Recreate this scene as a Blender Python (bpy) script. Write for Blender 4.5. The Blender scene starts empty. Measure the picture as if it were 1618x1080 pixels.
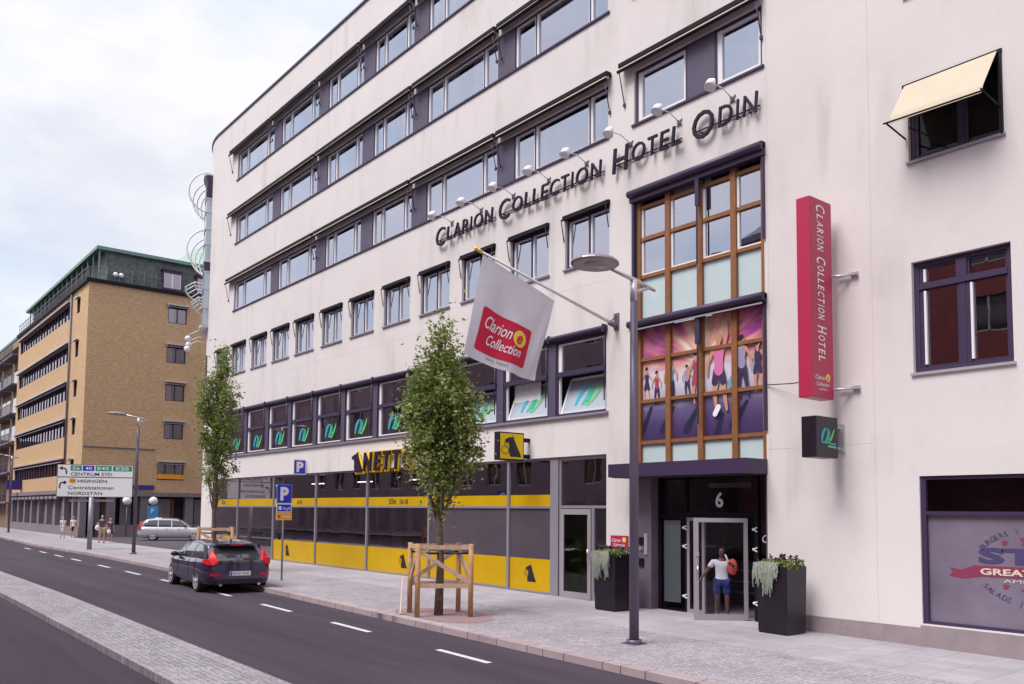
import bpy, bmesh, math, random
from mathutils import Vector, Matrix, noise
R_ = math.radians
random.seed(7)
sc = bpy.context.scene
col = sc.collection

# ------------------------------------------------------------------ camera, light
H = 2.4                       # eye height (m); hotel facade is the plane y = D
D = 16.9
cam_d = bpy.data.cameras.new("camera"); cam = bpy.data.objects.new("camera", cam_d); col.objects.link(cam)
sc.camera = cam
yaw, pit, rol = R_(50.96), R_(3.895), R_(0.497)
F = Vector((-math.sin(yaw)*math.cos(pit), math.cos(yaw)*math.cos(pit), math.sin(pit)))
r0 = Vector((math.cos(yaw), math.sin(yaw), 0)); u0 = r0.cross(F)
Rv = r0*math.cos(rol)+u0*math.sin(rol); Uv = u0*math.cos(rol)-r0*math.sin(rol)
M = Matrix((Rv, Uv, -F)).transposed().to_4x4(); M.translation = Vector((0, 0, H))
cam.matrix_world = M
cam_d.sensor_width = 36; cam_d.lens = 1354.4/1618*36; cam_d.shift_y = 175.1/1618
cam_d.clip_start = .1; cam_d.clip_end = 2000

SUN_EL, SUN_AZ = R_(57), R_(184)       # compass-like azimuth measured from +y towards +x
world = bpy.data.worlds.new("World"); sc.world = world; world.use_nodes = True
nt = world.node_tree; nt.nodes.clear()
def N(t, **k):
    n = nt.nodes.new(t)
    for a, b in k.items(): setattr(n, a, b)
    return n
def L(a, b): nt.links.new(a, b)
out = N('ShaderNodeOutputWorld'); mixs = N('ShaderNodeMixShader')
sky = N('ShaderNodeTexSky'); sky.sky_type = 'NISHITA'; sky.sun_disc = False
sky.sun_elevation = SUN_EL; sky.sun_rotation = SUN_AZ
bg1 = N('ShaderNodeBackground'); bg1.inputs[1].default_value = .10
L(sky.outputs[0], bg1.inputs[0])
bg2 = N('ShaderNodeBackground'); bg2.inputs[1].default_value = 0.77
tc = N('ShaderNodeTexCoord'); mp = N('ShaderNodeMapping'); mp.inputs['Scale'].default_value = (1.0, 1.0, 2.2)
mp.inputs['Location'].default_value = (.35, .1, .2)
L(tc.outputs['Generated'], mp.inputs[0])
n1 = N('ShaderNodeTexNoise'); n1.inputs['Scale'].default_value = 2.6; n1.inputs['Detail'].default_value = 7; n1.inputs['Roughness'].default_value = .55
L(mp.outputs[0], n1.inputs[0])
cr = N('ShaderNodeValToRGB'); cr.color_ramp.elements[0].position = .36; cr.color_ramp.elements[1].position = .50
cr.color_ramp.elements[0].color = (.78, .78, .78, 1)
L(n1.outputs['Fac'], cr.inputs[0])
n2 = N('ShaderNodeTexNoise'); n2.inputs['Scale'].default_value = 4.1; n2.inputs['Detail'].default_value = 8; n2.inputs['Roughness'].default_value = .6
L(mp.outputs[0], n2.inputs[0])
cc = N('ShaderNodeValToRGB'); cc.color_ramp.elements[0].position = .36; cc.color_ramp.elements[1].position = .56
cc.color_ramp.elements[0].color = (.74, .83, .98, 1); cc.color_ramp.elements[1].color = (.95, .945, 1.0, 1)
L(n2.outputs['Fac'], cc.inputs[0]); L(cc.outputs[0], bg2.inputs[0])
L(cr.outputs[0], mixs.inputs[0]); L(bg1.outputs[0], mixs.inputs[1]); L(bg2.outputs[0], mixs.inputs[2]); L(mixs.outputs[0], out.inputs[0])

sun_d = bpy.data.lights.new("sun", 'SUN'); sun = bpy.data.objects.new("sun", sun_d); col.objects.link(sun)
sun_d.energy = 3.0; sun_d.angle = R_(30); sun_d.color = (1, .965, .94)
sv = Vector((math.sin(SUN_AZ)*math.cos(SUN_EL), math.cos(SUN_AZ)*math.cos(SUN_EL), math.sin(SUN_EL)))
sun.rotation_euler = (-sv).to_track_quat('-Z', 'Y').to_euler()
sc.view_settings.view_transform = 'Standard'; sc.view_settings.look = 'None'; sc.view_settings.exposure = 0.44
sc.view_settings.gamma = 1
sc.render.resolution_x = 1024; sc.render.resolution_y = 684

# ------------------------------------------------------------------ materials
MT = {}
def nn(t, kind, **k):
    n = t.nodes.new(kind)
    for a, b in k.items(): setattr(n, a, b)
    return n
def mat(name, c, rough=.7, metal=0, var=0, vs=3, bump=0, bs=60, c2=None, stain=0, spec=.5, coat=0, trans=0):
    m = bpy.data.materials.new(name); m.use_nodes = True; t = m.node_tree
    p = t.nodes['Principled BSDF']
    p.inputs['Base Color'].default_value = (*c, 1); p.inputs['Roughness'].default_value = rough
    p.inputs['Metallic'].default_value = metal; p.inputs['Specular IOR Level'].default_value = spec
    p.inputs['Coat Weight'].default_value = coat
    tc = nn(t, 'ShaderNodeTexCoord')
    if var or c2:
        no = nn(t, 'ShaderNodeTexNoise'); no.inputs['Scale'].default_value = vs; no.inputs['Detail'].default_value = 6
        no.inputs['Roughness'].default_value = .6
        t.links.new(tc.outputs['Object'], no.inputs[0])
        rp = nn(t, 'ShaderNodeValToRGB'); rp.color_ramp.elements[0].position = .32; rp.color_ramp.elements[1].position = .68
        a = c2 if c2 else tuple(x*(1-var) for x in c); b = c if c2 else tuple(min(1, x*(1+var)) for x in c)
        rp.color_ramp.elements[0].color = (*a, 1); rp.color_ramp.elements[1].color = (*b, 1)
        t.links.new(no.outputs['Fac'], rp.inputs[0]); last = rp.outputs[0]
        if stain:
            mp = nn(t, 'ShaderNodeMapping'); mp.inputs['Scale'].default_value = (1.3, 1.3, .16)
            t.links.new(tc.outputs['Object'], mp.inputs[0])
            n3 = nn(t, 'ShaderNodeTexNoise'); n3.inputs['Scale'].default_value = 1.1; n3.inputs['Detail'].default_value = 9
            t.links.new(mp.outputs[0], n3.inputs[0])
            r3 = nn(t, 'ShaderNodeValToRGB'); r3.color_ramp.elements[0].position = .36; r3.color_ramp.elements[1].position = .50
            g = 1-stain; r3.color_ramp.elements[0].color = (g, g, g*.98, 1); r3.color_ramp.elements[1].color = (1, 1, 1, 1)
            t.links.new(n3.outputs['Fac'], r3.inputs[0])
            mx = nn(t, 'ShaderNodeMix', data_type='RGBA', blend_type='MULTIPLY'); mx.inputs[0].default_value = 1
            nm = nn(t, 'ShaderNodeTexNoise'); nm.inputs['Scale'].default_value = .33; nm.inputs['Detail'].default_value = 5; t.links.new(tc.outputs['Object'], nm.inputs[0])
            rm = nn(t, 'ShaderNodeValToRGB'); rm.color_ramp.elements[0].position = .46; rm.color_ramp.elements[1].position = .62; t.links.new(nm.outputs['Fac'], rm.inputs[0]); t.links.new(rm.outputs[0], mx.inputs[0])
            n5 = nn(t, 'ShaderNodeTexNoise'); n5.inputs['Scale'].default_value = 2.4; n5.inputs['Detail'].default_value = 12; n5.inputs['Roughness'].default_value = .8; t.links.new(tc.outputs['Object'], n5.inputs[0])
            r5 = nn(t, 'ShaderNodeValToRGB'); r5.color_ramp.elements[0].position = .34; r5.color_ramp.elements[1].position = .44; r5.color_ramp.elements[0].color = (.94, .93, .92, 1); t.links.new(n5.outputs['Fac'], r5.inputs[0])
            m5 = nn(t, 'ShaderNodeMix', data_type='RGBA', blend_type='MULTIPLY'); m5.inputs[0].default_value = 1; t.links.new(last, m5.inputs[6]); t.links.new(r5.outputs[0], m5.inputs[7])
            t.links.new(m5.outputs[2], mx.inputs[6]); t.links.new(r3.outputs[0], mx.inputs[7]); last = mx.outputs[2]
        t.links.new(last, p.inputs['Base Color'])
    if bump:
        nb = nn(t, 'ShaderNodeTexNoise'); nb.inputs['Scale'].default_value = bs; nb.inputs['Detail'].default_value = 4
        t.links.new(tc.outputs['Object'], nb.inputs[0])
        bp = nn(t, 'ShaderNodeBump'); bp.inputs['Strength'].default_value = bump; bp.inputs['Distance'].default_value = .02
        t.links.new(nb.outputs['Fac'], bp.inputs['Height']); t.links.new(bp.outputs[0], p.inputs['Normal'])
    MT[name] = m; return m
def glass(name, tint=(.8, .82, .85), base=.30, ior=1.6, rough=.01, gcol=(1, 1, 1)):
    m = bpy.data.materials.new(name); m.use_nodes = True; t = m.node_tree; t.nodes.clear()
    o = nn(t, 'ShaderNodeOutputMaterial'); mx = nn(t, 'ShaderNodeMixShader'); tr = nn(t, 'ShaderNodeBsdfTransparent')
    gl = nn(t, 'ShaderNodeBsdfGlossy'); gl.inputs['Roughness'].default_value = rough; gl.inputs['Color'].default_value = (*gcol, 1)
    tr.inputs['Color'].default_value = (*tint, 1)
    fr = nn(t, 'ShaderNodeFresnel'); fr.inputs['IOR'].default_value = ior
    ad = nn(t, 'ShaderNodeMath', operation='ADD', use_clamp=True); ad.inputs[1].default_value = base
    t.links.new(fr.outputs[0], ad.inputs[0]); t.links.new(ad.outputs[0], mx.inputs[0])
    # slight waviness of the panes
    tc = nn(t, 'ShaderNodeTexCoord'); nb = nn(t, 'ShaderNodeTexNoise'); nb.inputs['Scale'].default_value = .9
    t.links.new(tc.outputs['Object'], nb.inputs[0]); bp = nn(t, 'ShaderNodeBump'); bp.inputs['Strength'].default_value = .05; bp.inputs['Distance'].default_value = .05
    t.links.new(nb.outputs['Fac'], bp.inputs['Height']); t.links.new(bp.outputs[0], gl.inputs['Normal'])
    t.links.new(tr.outputs[0], mx.inputs[1]); t.links.new(gl.outputs[0], mx.inputs[2]); t.links.new(mx.outputs[0], o.inputs[0])
    MT[name] = m; return m
def brick(name, c1, c2, mortar, scale=1.0, swap='X', bump=.3, bw=.25, rh=.077):
    m = bpy.data.materials.new(name); m.use_nodes = True; t = m.node_tree; p = t.nodes['Principled BSDF']
    p.inputs['Roughness'].default_value = .85
    tc = nn(t, 'ShaderNodeTexCoord'); sp = nn(t, 'ShaderNodeSeparateXYZ'); cb = nn(t, 'ShaderNodeCombineXYZ'); ad = nn(t, 'ShaderNodeMath', operation='ADD')
    t.links.new(tc.outputs['Object'], sp.inputs[0]); t.links.new(sp.outputs['X'], ad.inputs[0]); t.links.new(sp.outputs['Y'], ad.inputs[1])
    t.links.new(ad.outputs[0], cb.inputs['X']); t.links.new(sp.outputs['Z'], cb.inputs['Y'])
    b = nn(t, 'ShaderNodeTexBrick'); b.inputs['Scale'].default_value = scale; b.inputs['Brick Width'].default_value = bw; b.inputs['Row Height'].default_value = rh
    b.inputs['Mortar Size'].default_value = .008; b.inputs['Color1'].default_value = (*c1, 1); b.inputs['Color2'].default_value = (*c2, 1); b.inputs['Mortar'].default_value = (*mortar, 1)
    t.links.new(cb.outputs[0], b.inputs[0])
    mp = nn(t, 'ShaderNodeMapping'); mp.inputs['Scale'].default_value = (1.1, 1.1, 4)
    t.links.new(tc.outputs['Object'], mp.inputs[0])
    no = nn(t, 'ShaderNodeTexNoise'); no.inputs['Scale'].default_value = 2.6; no.inputs['Detail'].default_value = 10; no.inputs['Roughness'].default_value = .8
    t.links.new(mp.outputs[0], no.inputs[0]); rp = nn(t, 'ShaderNodeValToRGB'); rp.color_ramp.elements[0].position = .35; rp.color_ramp.elements[1].position = .65
    rp.color_ramp.elements[0].color = (.74, .70, .66, 1); rp.color_ramp.elements[1].color = (1.2, 1.18, 1.12, 1)
    t.links.new(no.outputs['Fac'], rp.inputs[0])
    mx = nn(t, 'ShaderNodeMix', data_type='RGBA', blend_type='MULTIPLY'); mx.inputs[0].default_value = 1
    t.links.new(b.outputs['Color'], mx.inputs[6]); t.links.new(rp.outputs[0], mx.inputs[7]); t.links.new(mx.outputs[2], p.inputs['Base Color'])
    MT[name] = m; return m
def setts(name, c1, c2, mortar, bw=.12, rh=.11, ms=.012):
    """irregular paving stones: jittered cells stretched to the stone size"""
    m = bpy.data.materials.new(name); m.use_nodes = True; t = m.node_tree; p = t.nodes['Principled BSDF']; p.inputs['Roughness'].default_value = .85
    tc = nn(t, 'ShaderNodeTexCoord'); mp = nn(t, 'ShaderNodeMapping'); mp.inputs['Scale'].default_value = (1/bw, 1/rh, 1); t.links.new(tc.outputs['Object'], mp.inputs[0])
    big = bw > .3
    vo = nn(t, 'ShaderNodeTexVoronoi', voronoi_dimensions='2D'); vo.inputs['Scale'].default_value = 1; vo.inputs['Randomness'].default_value = .12 if big else .5
    ve = nn(t, 'ShaderNodeTexVoronoi', voronoi_dimensions='2D', feature='DISTANCE_TO_EDGE'); ve.inputs['Scale'].default_value = 1; ve.inputs['Randomness'].default_value = .12 if big else .5
    t.links.new(mp.outputs[0], vo.inputs[0]); t.links.new(mp.outputs[0], ve.inputs[0])
    sp = nn(t, 'ShaderNodeSeparateColor'); t.links.new(vo.outputs['Color'], sp.inputs[0])
    mc = nn(t, 'ShaderNodeMix', data_type='RGBA'); mc.inputs[6].default_value = (*c1, 1); mc.inputs[7].default_value = (*c2, 1); t.links.new(sp.outputs[0], mc.inputs[0])
    r = nn(t, 'ShaderNodeValToRGB'); r.color_ramp.elements[0].position = .0; r.color_ramp.elements[1].position = ms/min(bw, rh)*1.4; r.color_ramp.elements[0].color = (*[x/max(c1) for x in mortar], 1); r.color_ramp.elements[1].color = (1, 1, 1, 1)
    t.links.new(ve.outputs['Distance'], r.inputs[0])
    m1 = nn(t, 'ShaderNodeMix', data_type='RGBA', blend_type='MULTIPLY'); m1.inputs[0].default_value = 1; t.links.new(mc.outputs[2], m1.inputs[6]); t.links.new(r.outputs[0], m1.inputs[7])
    no = nn(t, 'ShaderNodeTexNoise'); no.inputs['Scale'].default_value = .8; no.inputs['Detail'].default_value = 10; no.inputs['Roughness'].default_value = .7
    t.links.new(tc.outputs['Object'], no.inputs[0]); rp = nn(t, 'ShaderNodeValToRGB'); rp.color_ramp.elements[0].position = .3; rp.color_ramp.elements[1].position = .7
    rp.color_ramp.elements[0].color = (.78, .77, .78, 1); rp.color_ramp.elements[1].color = (1.1, 1.1, 1.1, 1); t.links.new(no.outputs['Fac'], rp.inputs[0])
    mx = nn(t, 'ShaderNodeMix', data_type='RGBA', blend_type='MULTIPLY'); mx.inputs[0].default_value = 1
    t.links.new(m1.outputs[2], mx.inputs[6]); t.links.new(rp.outputs[0], mx.inputs[7]); t.links.new(mx.outputs[2], p.inputs['Base Color'])
    bp = nn(t, 'ShaderNodeBump'); bp.inputs['Strength'].default_value = .4; bp.inputs['Distance'].default_value = .008
    t.links.new(r.outputs[0], bp.inputs['Height']); t.links.new(bp.outputs[0], p.inputs['Normal'])
    MT[name] = m; return m
def emit(name, c, s):
    m = mat(name, c, .5); p = m.node_tree.nodes['Principled BSDF']; p.inputs['Emission Color'].default_value = (*c, 1); p.inputs['Emission Strength'].default_value = s; return m

mat('stucco', (.665, .612, .606), .92, var=.04, vs=.4, bump=.35, bs=45, stain=.14)
mat('plinth', (.27, .22, .235), .85, var=.12, vs=3, bump=.2)
mat('dark_metal', (.045, .028, .070), .45, spec=.4)
mat('violet_panel', (.085, .068, .115), .5, var=.06)
mat('grey_alu', (.27, .25, .30), .42, metal=.25)
mat('black_metal', (.008, .005, .010), .55, spec=.2)
mat('white_frame', (.74, .73, .75), .5)
mat('light_alu', (.55, .53, .56), .35, metal=.5)
mat('cream_cloth', (.60, .52, .42), .85)
mat('awning_cloth', (.52, .44, .34), .85, var=.04)
mat('curtain', (.78, .78, .82), .9, var=.08, vs=6)
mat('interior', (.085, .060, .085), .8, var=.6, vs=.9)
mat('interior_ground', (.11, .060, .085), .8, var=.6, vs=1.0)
mat('wood_brown', (.24, .095, .032), .5, var=.15, vs=5)
mat('frosted', (.50, .60, .62), .35, var=.03)
mat('netto_yellow', (.52, .31, .0), .35, var=.06, vs=.8, spec=.3); mat('sign_yellow', (.86, .58, .005), .4, spec=.3)
mat('black', (.012, .010, .014), .5)
mat('ink', (.020, .010, .032), .5, spec=.25)
mat('red_sign', (.42, .022, .07), .35)
mat('red_cloth', (.60, .008, .05), .75)
mat('white', (.80, .80, .82), .5)
mat('flag_cloth', (.66, .63, .68), .9, var=.04)
mat('gold', (.85, .60, .08), .5)
mat('blue_sign', (.022, .03, .50), .35)
mat('sky_blue', (.08, .28, .70), .4)
mat('green_sign', (.015, .28, .17), .4)
mat('orange', (.85, .33, .02), .5)
mat('cyan', (.03, .38, .55), .5)
mat('teal', (.03, .42, .32), .5)
mat('lime', (.12, .50, .16), .5)
mat('asphalt', (.043, .029, .047), .88, var=.40, vs=.45, bump=.35, bs=180)
mat('asphalt_side', (.075, .060, .080), .85, var=.18, vs=.6, bump=.3, bs=160)
mat('paint_white', (.56, .54, .57), .7, var=.18, vs=9)
setts('slabs', (.375, .35, .38), (.345, .32, .35), (.30, .28, .305), bw=.7, rh=.35, ms=.01)
setts('small_setts', (.40, .37, .395), (.31, .285, .31), (.23, .21, .23), bw=.12, rh=.11, ms=.014)
setts('median_setts', (.42, .40, .41), (.28, .265, .275), (.20, .19, .20), bw=.13, rh=.11, ms=.016)
setts('kerb_stone', (.40, .33, .34), (.34, .27, .29), (.15, .12, .13), bw=1.0, rh=.4, ms=.008)
mat('pit_soil', (.27, .18, .19), .95, var=.25, vs=14, bump=.6, bs=40)
t_ = MT['asphalt'].node_tree; m_ = nn(t_, 'ShaderNodeMapping'); m_.inputs['Scale'].default_value = (.06, .9, 1); no_ = [n for n in t_.nodes if n.type == 'TEX_NOISE'][0]
tc_ = [n for n in t_.nodes if n.type == 'TEX_COORD'][0]; t_.links.new(tc_.outputs['Object'], m_.inputs[0]); t_.links.new(m_.outputs[0], no_.inputs[0]); no_.inputs['Scale'].default_value = 1.0; no_.inputs['Roughness'].default_value = .7
brick('yellow_brick', (.62, .41, .235), (.51, .32, .175), (.48, .37, .25))
brick('red_brick', (.46, .13, .13), (.38, .10, .10), (.30, .14, .14))
mat('copper', (.15, .25, .21), .6, var=.12, vs=2)
mat('mansard', (.05, .048, .06), .6, c2=(.10, .13, .125), vs=3.0)
mat('stone_pier', (.20, .17, .19), .8, var=.1)
mat('stake_wood', (.42, .235, .115), .75, var=.25, vs=8); mat('rail_wood', (.50, .33, .24), .75, var=.2, vs=8)
mat('pale_wood', (.62, .50, .42), .7)
mat('bark', (.13, .085, .065), .9, var=.5, vs=14, bump=.8, bs=25)
mat('lamp_violet', (.13, .105, .15), .4, metal=.3)
mat('lamp_shell', (.30, .25, .28), .35, metal=.3)
mat('lamp_glass', (.35, .30, .31), .25)
mat('planter_black', (.010, .006, .013), .4, var=.3)
mat('car_violet', (.060, .040, .105), .18, metal=.65, coat=1)
mat('car_silver', (.66, .66, .70), .30, metal=.6, coat=1)
mat('tyre', (.014, .013, .015), .85)
mat('rim', (.60, .58, .62), .35, metal=.25)
mat('tail_red', (.62, .012, .03), .45, spec=.3)
mat('chrome', (.65, .63, .66), .2, metal=1)
mat('car_glass', (.09, .09, .11), .05, metal=.6, coat=1)
mat('plastic_black', (.012, .010, .013), .55)
mat('skin_light', (.55, .30, .21), .6); mat('skin_dark', (.13, .06, .045), .5)
mat('hair_dark', (.03, .018, .012), .8); mat('hair_blond', (.40, .22, .09), .8)
mat('cloth_white', (.72, .72, .75), .85); mat('cloth_black', (.015, .012, .02), .85); mat('cloth_blue', (.02, .03, .17), .85)
mat('cloth_mauve', (.12, .07, .10), .85); mat('cloth_khaki', (.45, .38, .28), .85); mat('cloth_red', (.60, .09, .07), .8)
mat('tile_grey', (.14, .11, .145), .5, var=.12, vs=2)
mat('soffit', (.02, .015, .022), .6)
mat('green_wall', (.20, .26, .045), .8, var=.3, vs=1.5)
mat('far_wall', (.30, .20, .14), .85, var=.15, vs=.5)
emit('fill_glow', (1, .92, .80), 3.0)
glass('glass_up', (.86, .86, .92), .46, 1.75, gcol=(.84, .87, 1.0))
glass('glass_low', (.66, .60, .66), .18, 1.65, gcol=(1, .90, .98))
glass('glass_door', (.86, .84, .88), .0, 1.40)
glass('glass_frost', (.30, .31, .35), .16, 1.6, rough=.12)
def leafmat(name, c, c2):
    m = bpy.data.materials.new(name); m.use_nodes = True; t = m.node_tree; t.nodes.clear()
    o = nn(t, 'ShaderNodeOutputMaterial'); mx = nn(t, 'ShaderNodeMixShader'); mx.inputs[0].default_value = .42
    d = nn(t, 'ShaderNodeBsdfPrincipled'); d.inputs['Roughness'].default_value = .5; tr = nn(t, 'ShaderNodeBsdfTranslucent')
    tc = nn(t, 'ShaderNodeTexCoord'); no = nn(t, 'ShaderNodeTexNoise'); no.inputs['Scale'].default_value = 1.6; no.inputs['Detail'].default_value = 5
    t.links.new(tc.outputs['Object'], no.inputs[0]); rp = nn(t, 'ShaderNodeValToRGB'); rp.color_ramp.elements[0].position = .38; rp.color_ramp.elements[1].position = .64
    rp.color_ramp.elements[0].color = (*c, 1); rp.color_ramp.elements[1].color = (*c2, 1); t.links.new(no.outputs['Fac'], rp.inputs[0])
    t.links.new(rp.outputs[0], d.inputs['Base Color']); t.links.new(rp.outputs[0], tr.inputs[0])
    t.links.new(d.outputs[0], mx.inputs[1]); t.links.new(tr.outputs[0], mx.inputs[2]); t.links.new(mx.outputs[0], o.inputs[0]); MT[name] = m
leafmat('leaf', (.11, .15, .03), (.33, .40, .10)); leafmat('leaf_pale', (.32, .36, .12), (.50, .53, .24))
leafmat('plant_pale', (.36, .40, .33), (.52, .54, .46)); leafmat('plant_green', (.10, .16, .04), (.25, .30, .08))

mat('pale_sky_pane', (.36, .40, .47), .12, spec=.6); mat('film_grey', (.085, .068, .085), .12, spec=.7, var=.1, vs=.7); mat('door_alu', (.36, .32, .35), .4, metal=.25)
# ------------------------------------------------------------------ builders
ORG = {}
def T_id(a, b, c): return (a, b, c)
SPLIT = {'pier', 'plinth', 'light_panel', 'frosted_pane', 'yellow_band', 'curtain', 'arm', 'shop_pane', 'terrace_door', 'shop_door_frame', 'far_window', 'shop_fill_light', 'roof_floodlight', 'corner_floodlight', 'reflector', 'exhaust', 'roof_rail', 'seam', 'bracket', 'blind', 'shop_valance'}
class MB:
    """collects shapes and links them as one mesh"""
    def __init__(s, T=None): s.v = []; s.f = []; s.m = []; s.T = T or T_id; s.sm = []
    def quad(s, pts, m=0, smooth=False):
        i = len(s.v); s.v += [s.T(*p) for p in pts]; s.f.append(tuple(range(i, i+len(pts)))); s.m.append(m); s.sm.append(smooth)
    def box(s, x0, x1, y0, y1, z0, z1, m=0):
        i = len(s.v)
        s.v += [s.T(x, y, z) for x in (x0, x1) for y in (y0, y1) for z in (z0, z1)]
        for f in ((0, 1, 3, 2), (4, 6, 7, 5), (0, 4, 5, 1), (2, 3, 7, 6), (0, 2, 6, 4), (1, 5, 7, 3)):
            s.f.append(tuple(i+k for k in f)); s.m.append(m); s.sm.append(False)
    def tube(s, pts, r, n=8, m=0, cap=True, smooth=True):
        pts = [Vector(p) for p in pts]; rs = r if isinstance(r, (list, tuple)) else [r]*len(pts); rings = []
        up = None
        for k, p in enumerate(pts):
            d = (pts[min(k+1, len(pts)-1)]-pts[max(k-1, 0)]).normalized()
            if up is None: up = Vector((0, 0, 1)) if abs(d.z) < .9 else Vector((1, 0, 0))
            a = d.cross(up).normalized(); b = a.cross(d).normalized(); up = b
            ring = []
            for j in range(n):
                t = 2*math.pi*j/n+math.pi/n; q = p+(a*math.cos(t)+b*math.sin(t))*rs[k]; ring.append(len(s.v)); s.v.append(s.T(*q))
            rings.append(ring)
        for A, B in zip(rings, rings[1:]):
            for j in range(n): s.f.append((A[j], A[(j+1) % n], B[(j+1) % n], B[j])); s.m.append(m); s.sm.append(smooth)
        if cap:
            for ring in (rings[0][::-1], rings[-1]): s.f.append(tuple(ring)); s.m.append(m); s.sm.append(False)
    def beam(s, p, q, w, h, m=0):
        """rectangular bar from p to q"""
        p = Vector(p); q = Vector(q); d = (q-p).normalized(); up = Vector((0, 0, 1)) if abs(d.z) < .95 else Vector((0, 1, 0))
        a = d.cross(up).normalized()*w/2; b = a.cross(d).normalized()*h/2
        i = len(s.v)
        for c in (p, q):
            for g in ((-1, -1), (1, -1), (1, 1), (-1, 1)): s.v.append(s.T(*(c+a*g[0]+b*g[1])))
        for f in ((0, 1, 2, 3), (7, 6, 5, 4), (0, 4, 5, 1), (1, 5, 6, 2), (2, 6, 7, 3), (3, 7, 4, 0)):
            s.f.append(tuple(i+k for k in f)); s.m.append(m); s.sm.append(False)
    def ball(s, c, r, m=0, nu=12, nv=8, sc_=(1, 1, 1)):
        i = len(s.v)
        for a in range(nv+1):
            th = math.pi*a/nv
            for b in range(nu):
                ph = 2*math.pi*b/nu
                s.v.append(s.T(c[0]+r*sc_[0]*math.sin(th)*math.cos(ph), c[1]+r*sc_[1]*math.sin(th)*math.sin(ph), c[2]+r*sc_[2]*math.cos(th)))
        for a in range(nv):
            for b in range(nu):
                s.f.append((i+a*nu+b, i+a*nu+(b+1) % nu, i+(a+1)*nu+(b+1) % nu, i+(a+1)*nu+b)); s.m.append(m); s.sm.append(True)
    def prism(s, poly, fn, m=0, d=0.0):
        """poly of 2-D points, fn(a,b,depth)->3-D; flat when d is 0"""
        n = len(poly)
        i = len(s.v); s.v += [s.T(*fn(a, b, 0)) for a, b in poly]; s.f.append(tuple(range(i, i+n))); s.m.append(m); s.sm.append(False)
        if d:
            j = len(s.v); s.v += [s.T(*fn(a, b, d)) for a, b in poly]; s.f.append(tuple(range(j+n-1, j-1, -1))); s.m.append(m); s.sm.append(False)
            for k in range(n): s.f.append((i+k, j+k, j+(k+1) % n, i+(k+1) % n)); s.m.append(m); s.sm.append(False)
    def text(s, txt, fn, size=1, m=0, d=0.0, shear=0, align='LEFT', fit=None, bold=0, sp=1.0, fith=None):
        cu = bpy.data.curves.new('t', 'FONT'); cu.body = txt; cu.size = size; cu.shear = shear; cu.align_x = align; cu.offset = bold; cu.space_character = sp
        cu.resolution_u = 3; cu.fill_mode = 'FRONT' if not d else 'BOTH'; cu.extrude = d/2
        o = bpy.data.objects.new('t', cu); col.objects.link(o); bpy.context.view_layer.update()
        me = bpy.data.meshes.new_from_object(o.evaluated_get(bpy.context.evaluated_depsgraph_get()))
        xs = [v.co.x for v in me.vertices]; ys = [v.co.y for v in me.vertices]
        if xs:
            k = fit/(max(xs)-min(xs)) if fit else 1; x0 = min(xs) if fit and align == 'LEFT' else 0
            kh = fith/(max(ys)-min(ys)) if fith else 1; y0 = min(ys) if fith else 0
            i = len(s.v); s.v += [s.T(*fn((v.co.x-x0)*k, (v.co.y-y0)*kh, v.co.z+d/2)) for v in me.vertices]
            for p in me.polygons: s.f.append(tuple(i+q for q in p.vertices)); s.m.append(m); s.sm.append(False)
        bpy.data.objects.remove(o); bpy.data.curves.remove(cu); bpy.data.meshes.remove(me)
    def parts(s):
        key = {}; par = list(range(len(s.f)))
        def fd(i):
            while par[i] != i: par[i] = par[par[i]]; i = par[i]
            return i
        for i, f in enumerate(s.f):
            for v in f:
                k = tuple(round(c, 3) for c in s.v[v])
                if k in key: par[fd(i)] = fd(key[k])
                else: key[k] = i
        g = {}
        for i in range(len(s.f)): g.setdefault(fd(i), []).append(i)
        res = []
        for fs in g.values():
            m = MB(); mp = {}
            for i in fs:
                idx = []
                for v in s.f[i]:
                    if v not in mp: mp[v] = len(m.v); m.v.append(s.v[v])
                    idx.append(mp[v])
                m.f.append(tuple(idx)); m.m.append(s.m[i]); m.sm.append(s.sm[i])
            res.append(m)
        return res
    def build(s, name, mats, parent=None, recalc=True, _single=False):
        if name in SPLIT and not _single:
            o = None
            for q in s.parts(): o = q.build(name, mats, parent, recalc, True)
            return o
        if name.endswith('pane'): recalc = False
        if isinstance(mats, str): mats = [mats]
        org = ORG.get(parent.name, Vector((0, 0, 0))) if parent else Vector((0, 0, 0))
        me = bpy.data.meshes.new(name); me.from_pydata([Vector(v)-org for v in s.v], [], s.f)
        for q in mats: me.materials.append(MT[q])
        for p, mi, sm in zip(me.polygons, s.m, s.sm): p.material_index = mi; p.use_smooth = sm
        if recalc:
            bm = bmesh.new(); bm.from_mesh(me); bmesh.ops.recalc_face_normals(bm, faces=bm.faces); bm.to_mesh(me); bm.free()
        o = bpy.data.objects.new(name, me); col.objects.link(o)
        if parent: o.parent = parent
        ORG[o.name] = org
        return o
def tag(o, label=None, cat=None, group=None, kind=None):
    if label: o['label'] = label
    if cat: o['category'] = cat
    if group: o['group'] = group
    if kind: o['kind'] = kind
    return o
def thing(name, loc, label, cat, group=None, local=False):
    o = bpy.data.objects.new(name, None); col.objects.link(o); o.location = loc
    o.empty_display_size = .3
    ORG[o.name] = Vector((0, 0, 0)) if local else Vector(loc)
    return tag(o, label, cat, group)
def struct(mb, name, m): return tag(mb.build(name, m), kind='structure')
def kids(o): return [c for c in bpy.data.objects if c.parent == o]
def copy_tree(o, parent=None):
    ch = kids(o); c = o.copy(); col.objects.link(c)
    if parent: c.parent = parent
    for k in ch: copy_tree(k, c)
    return c
def gz(x): return -0.009*max(0.0, x+26)      # the street falls gently to the right

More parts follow.
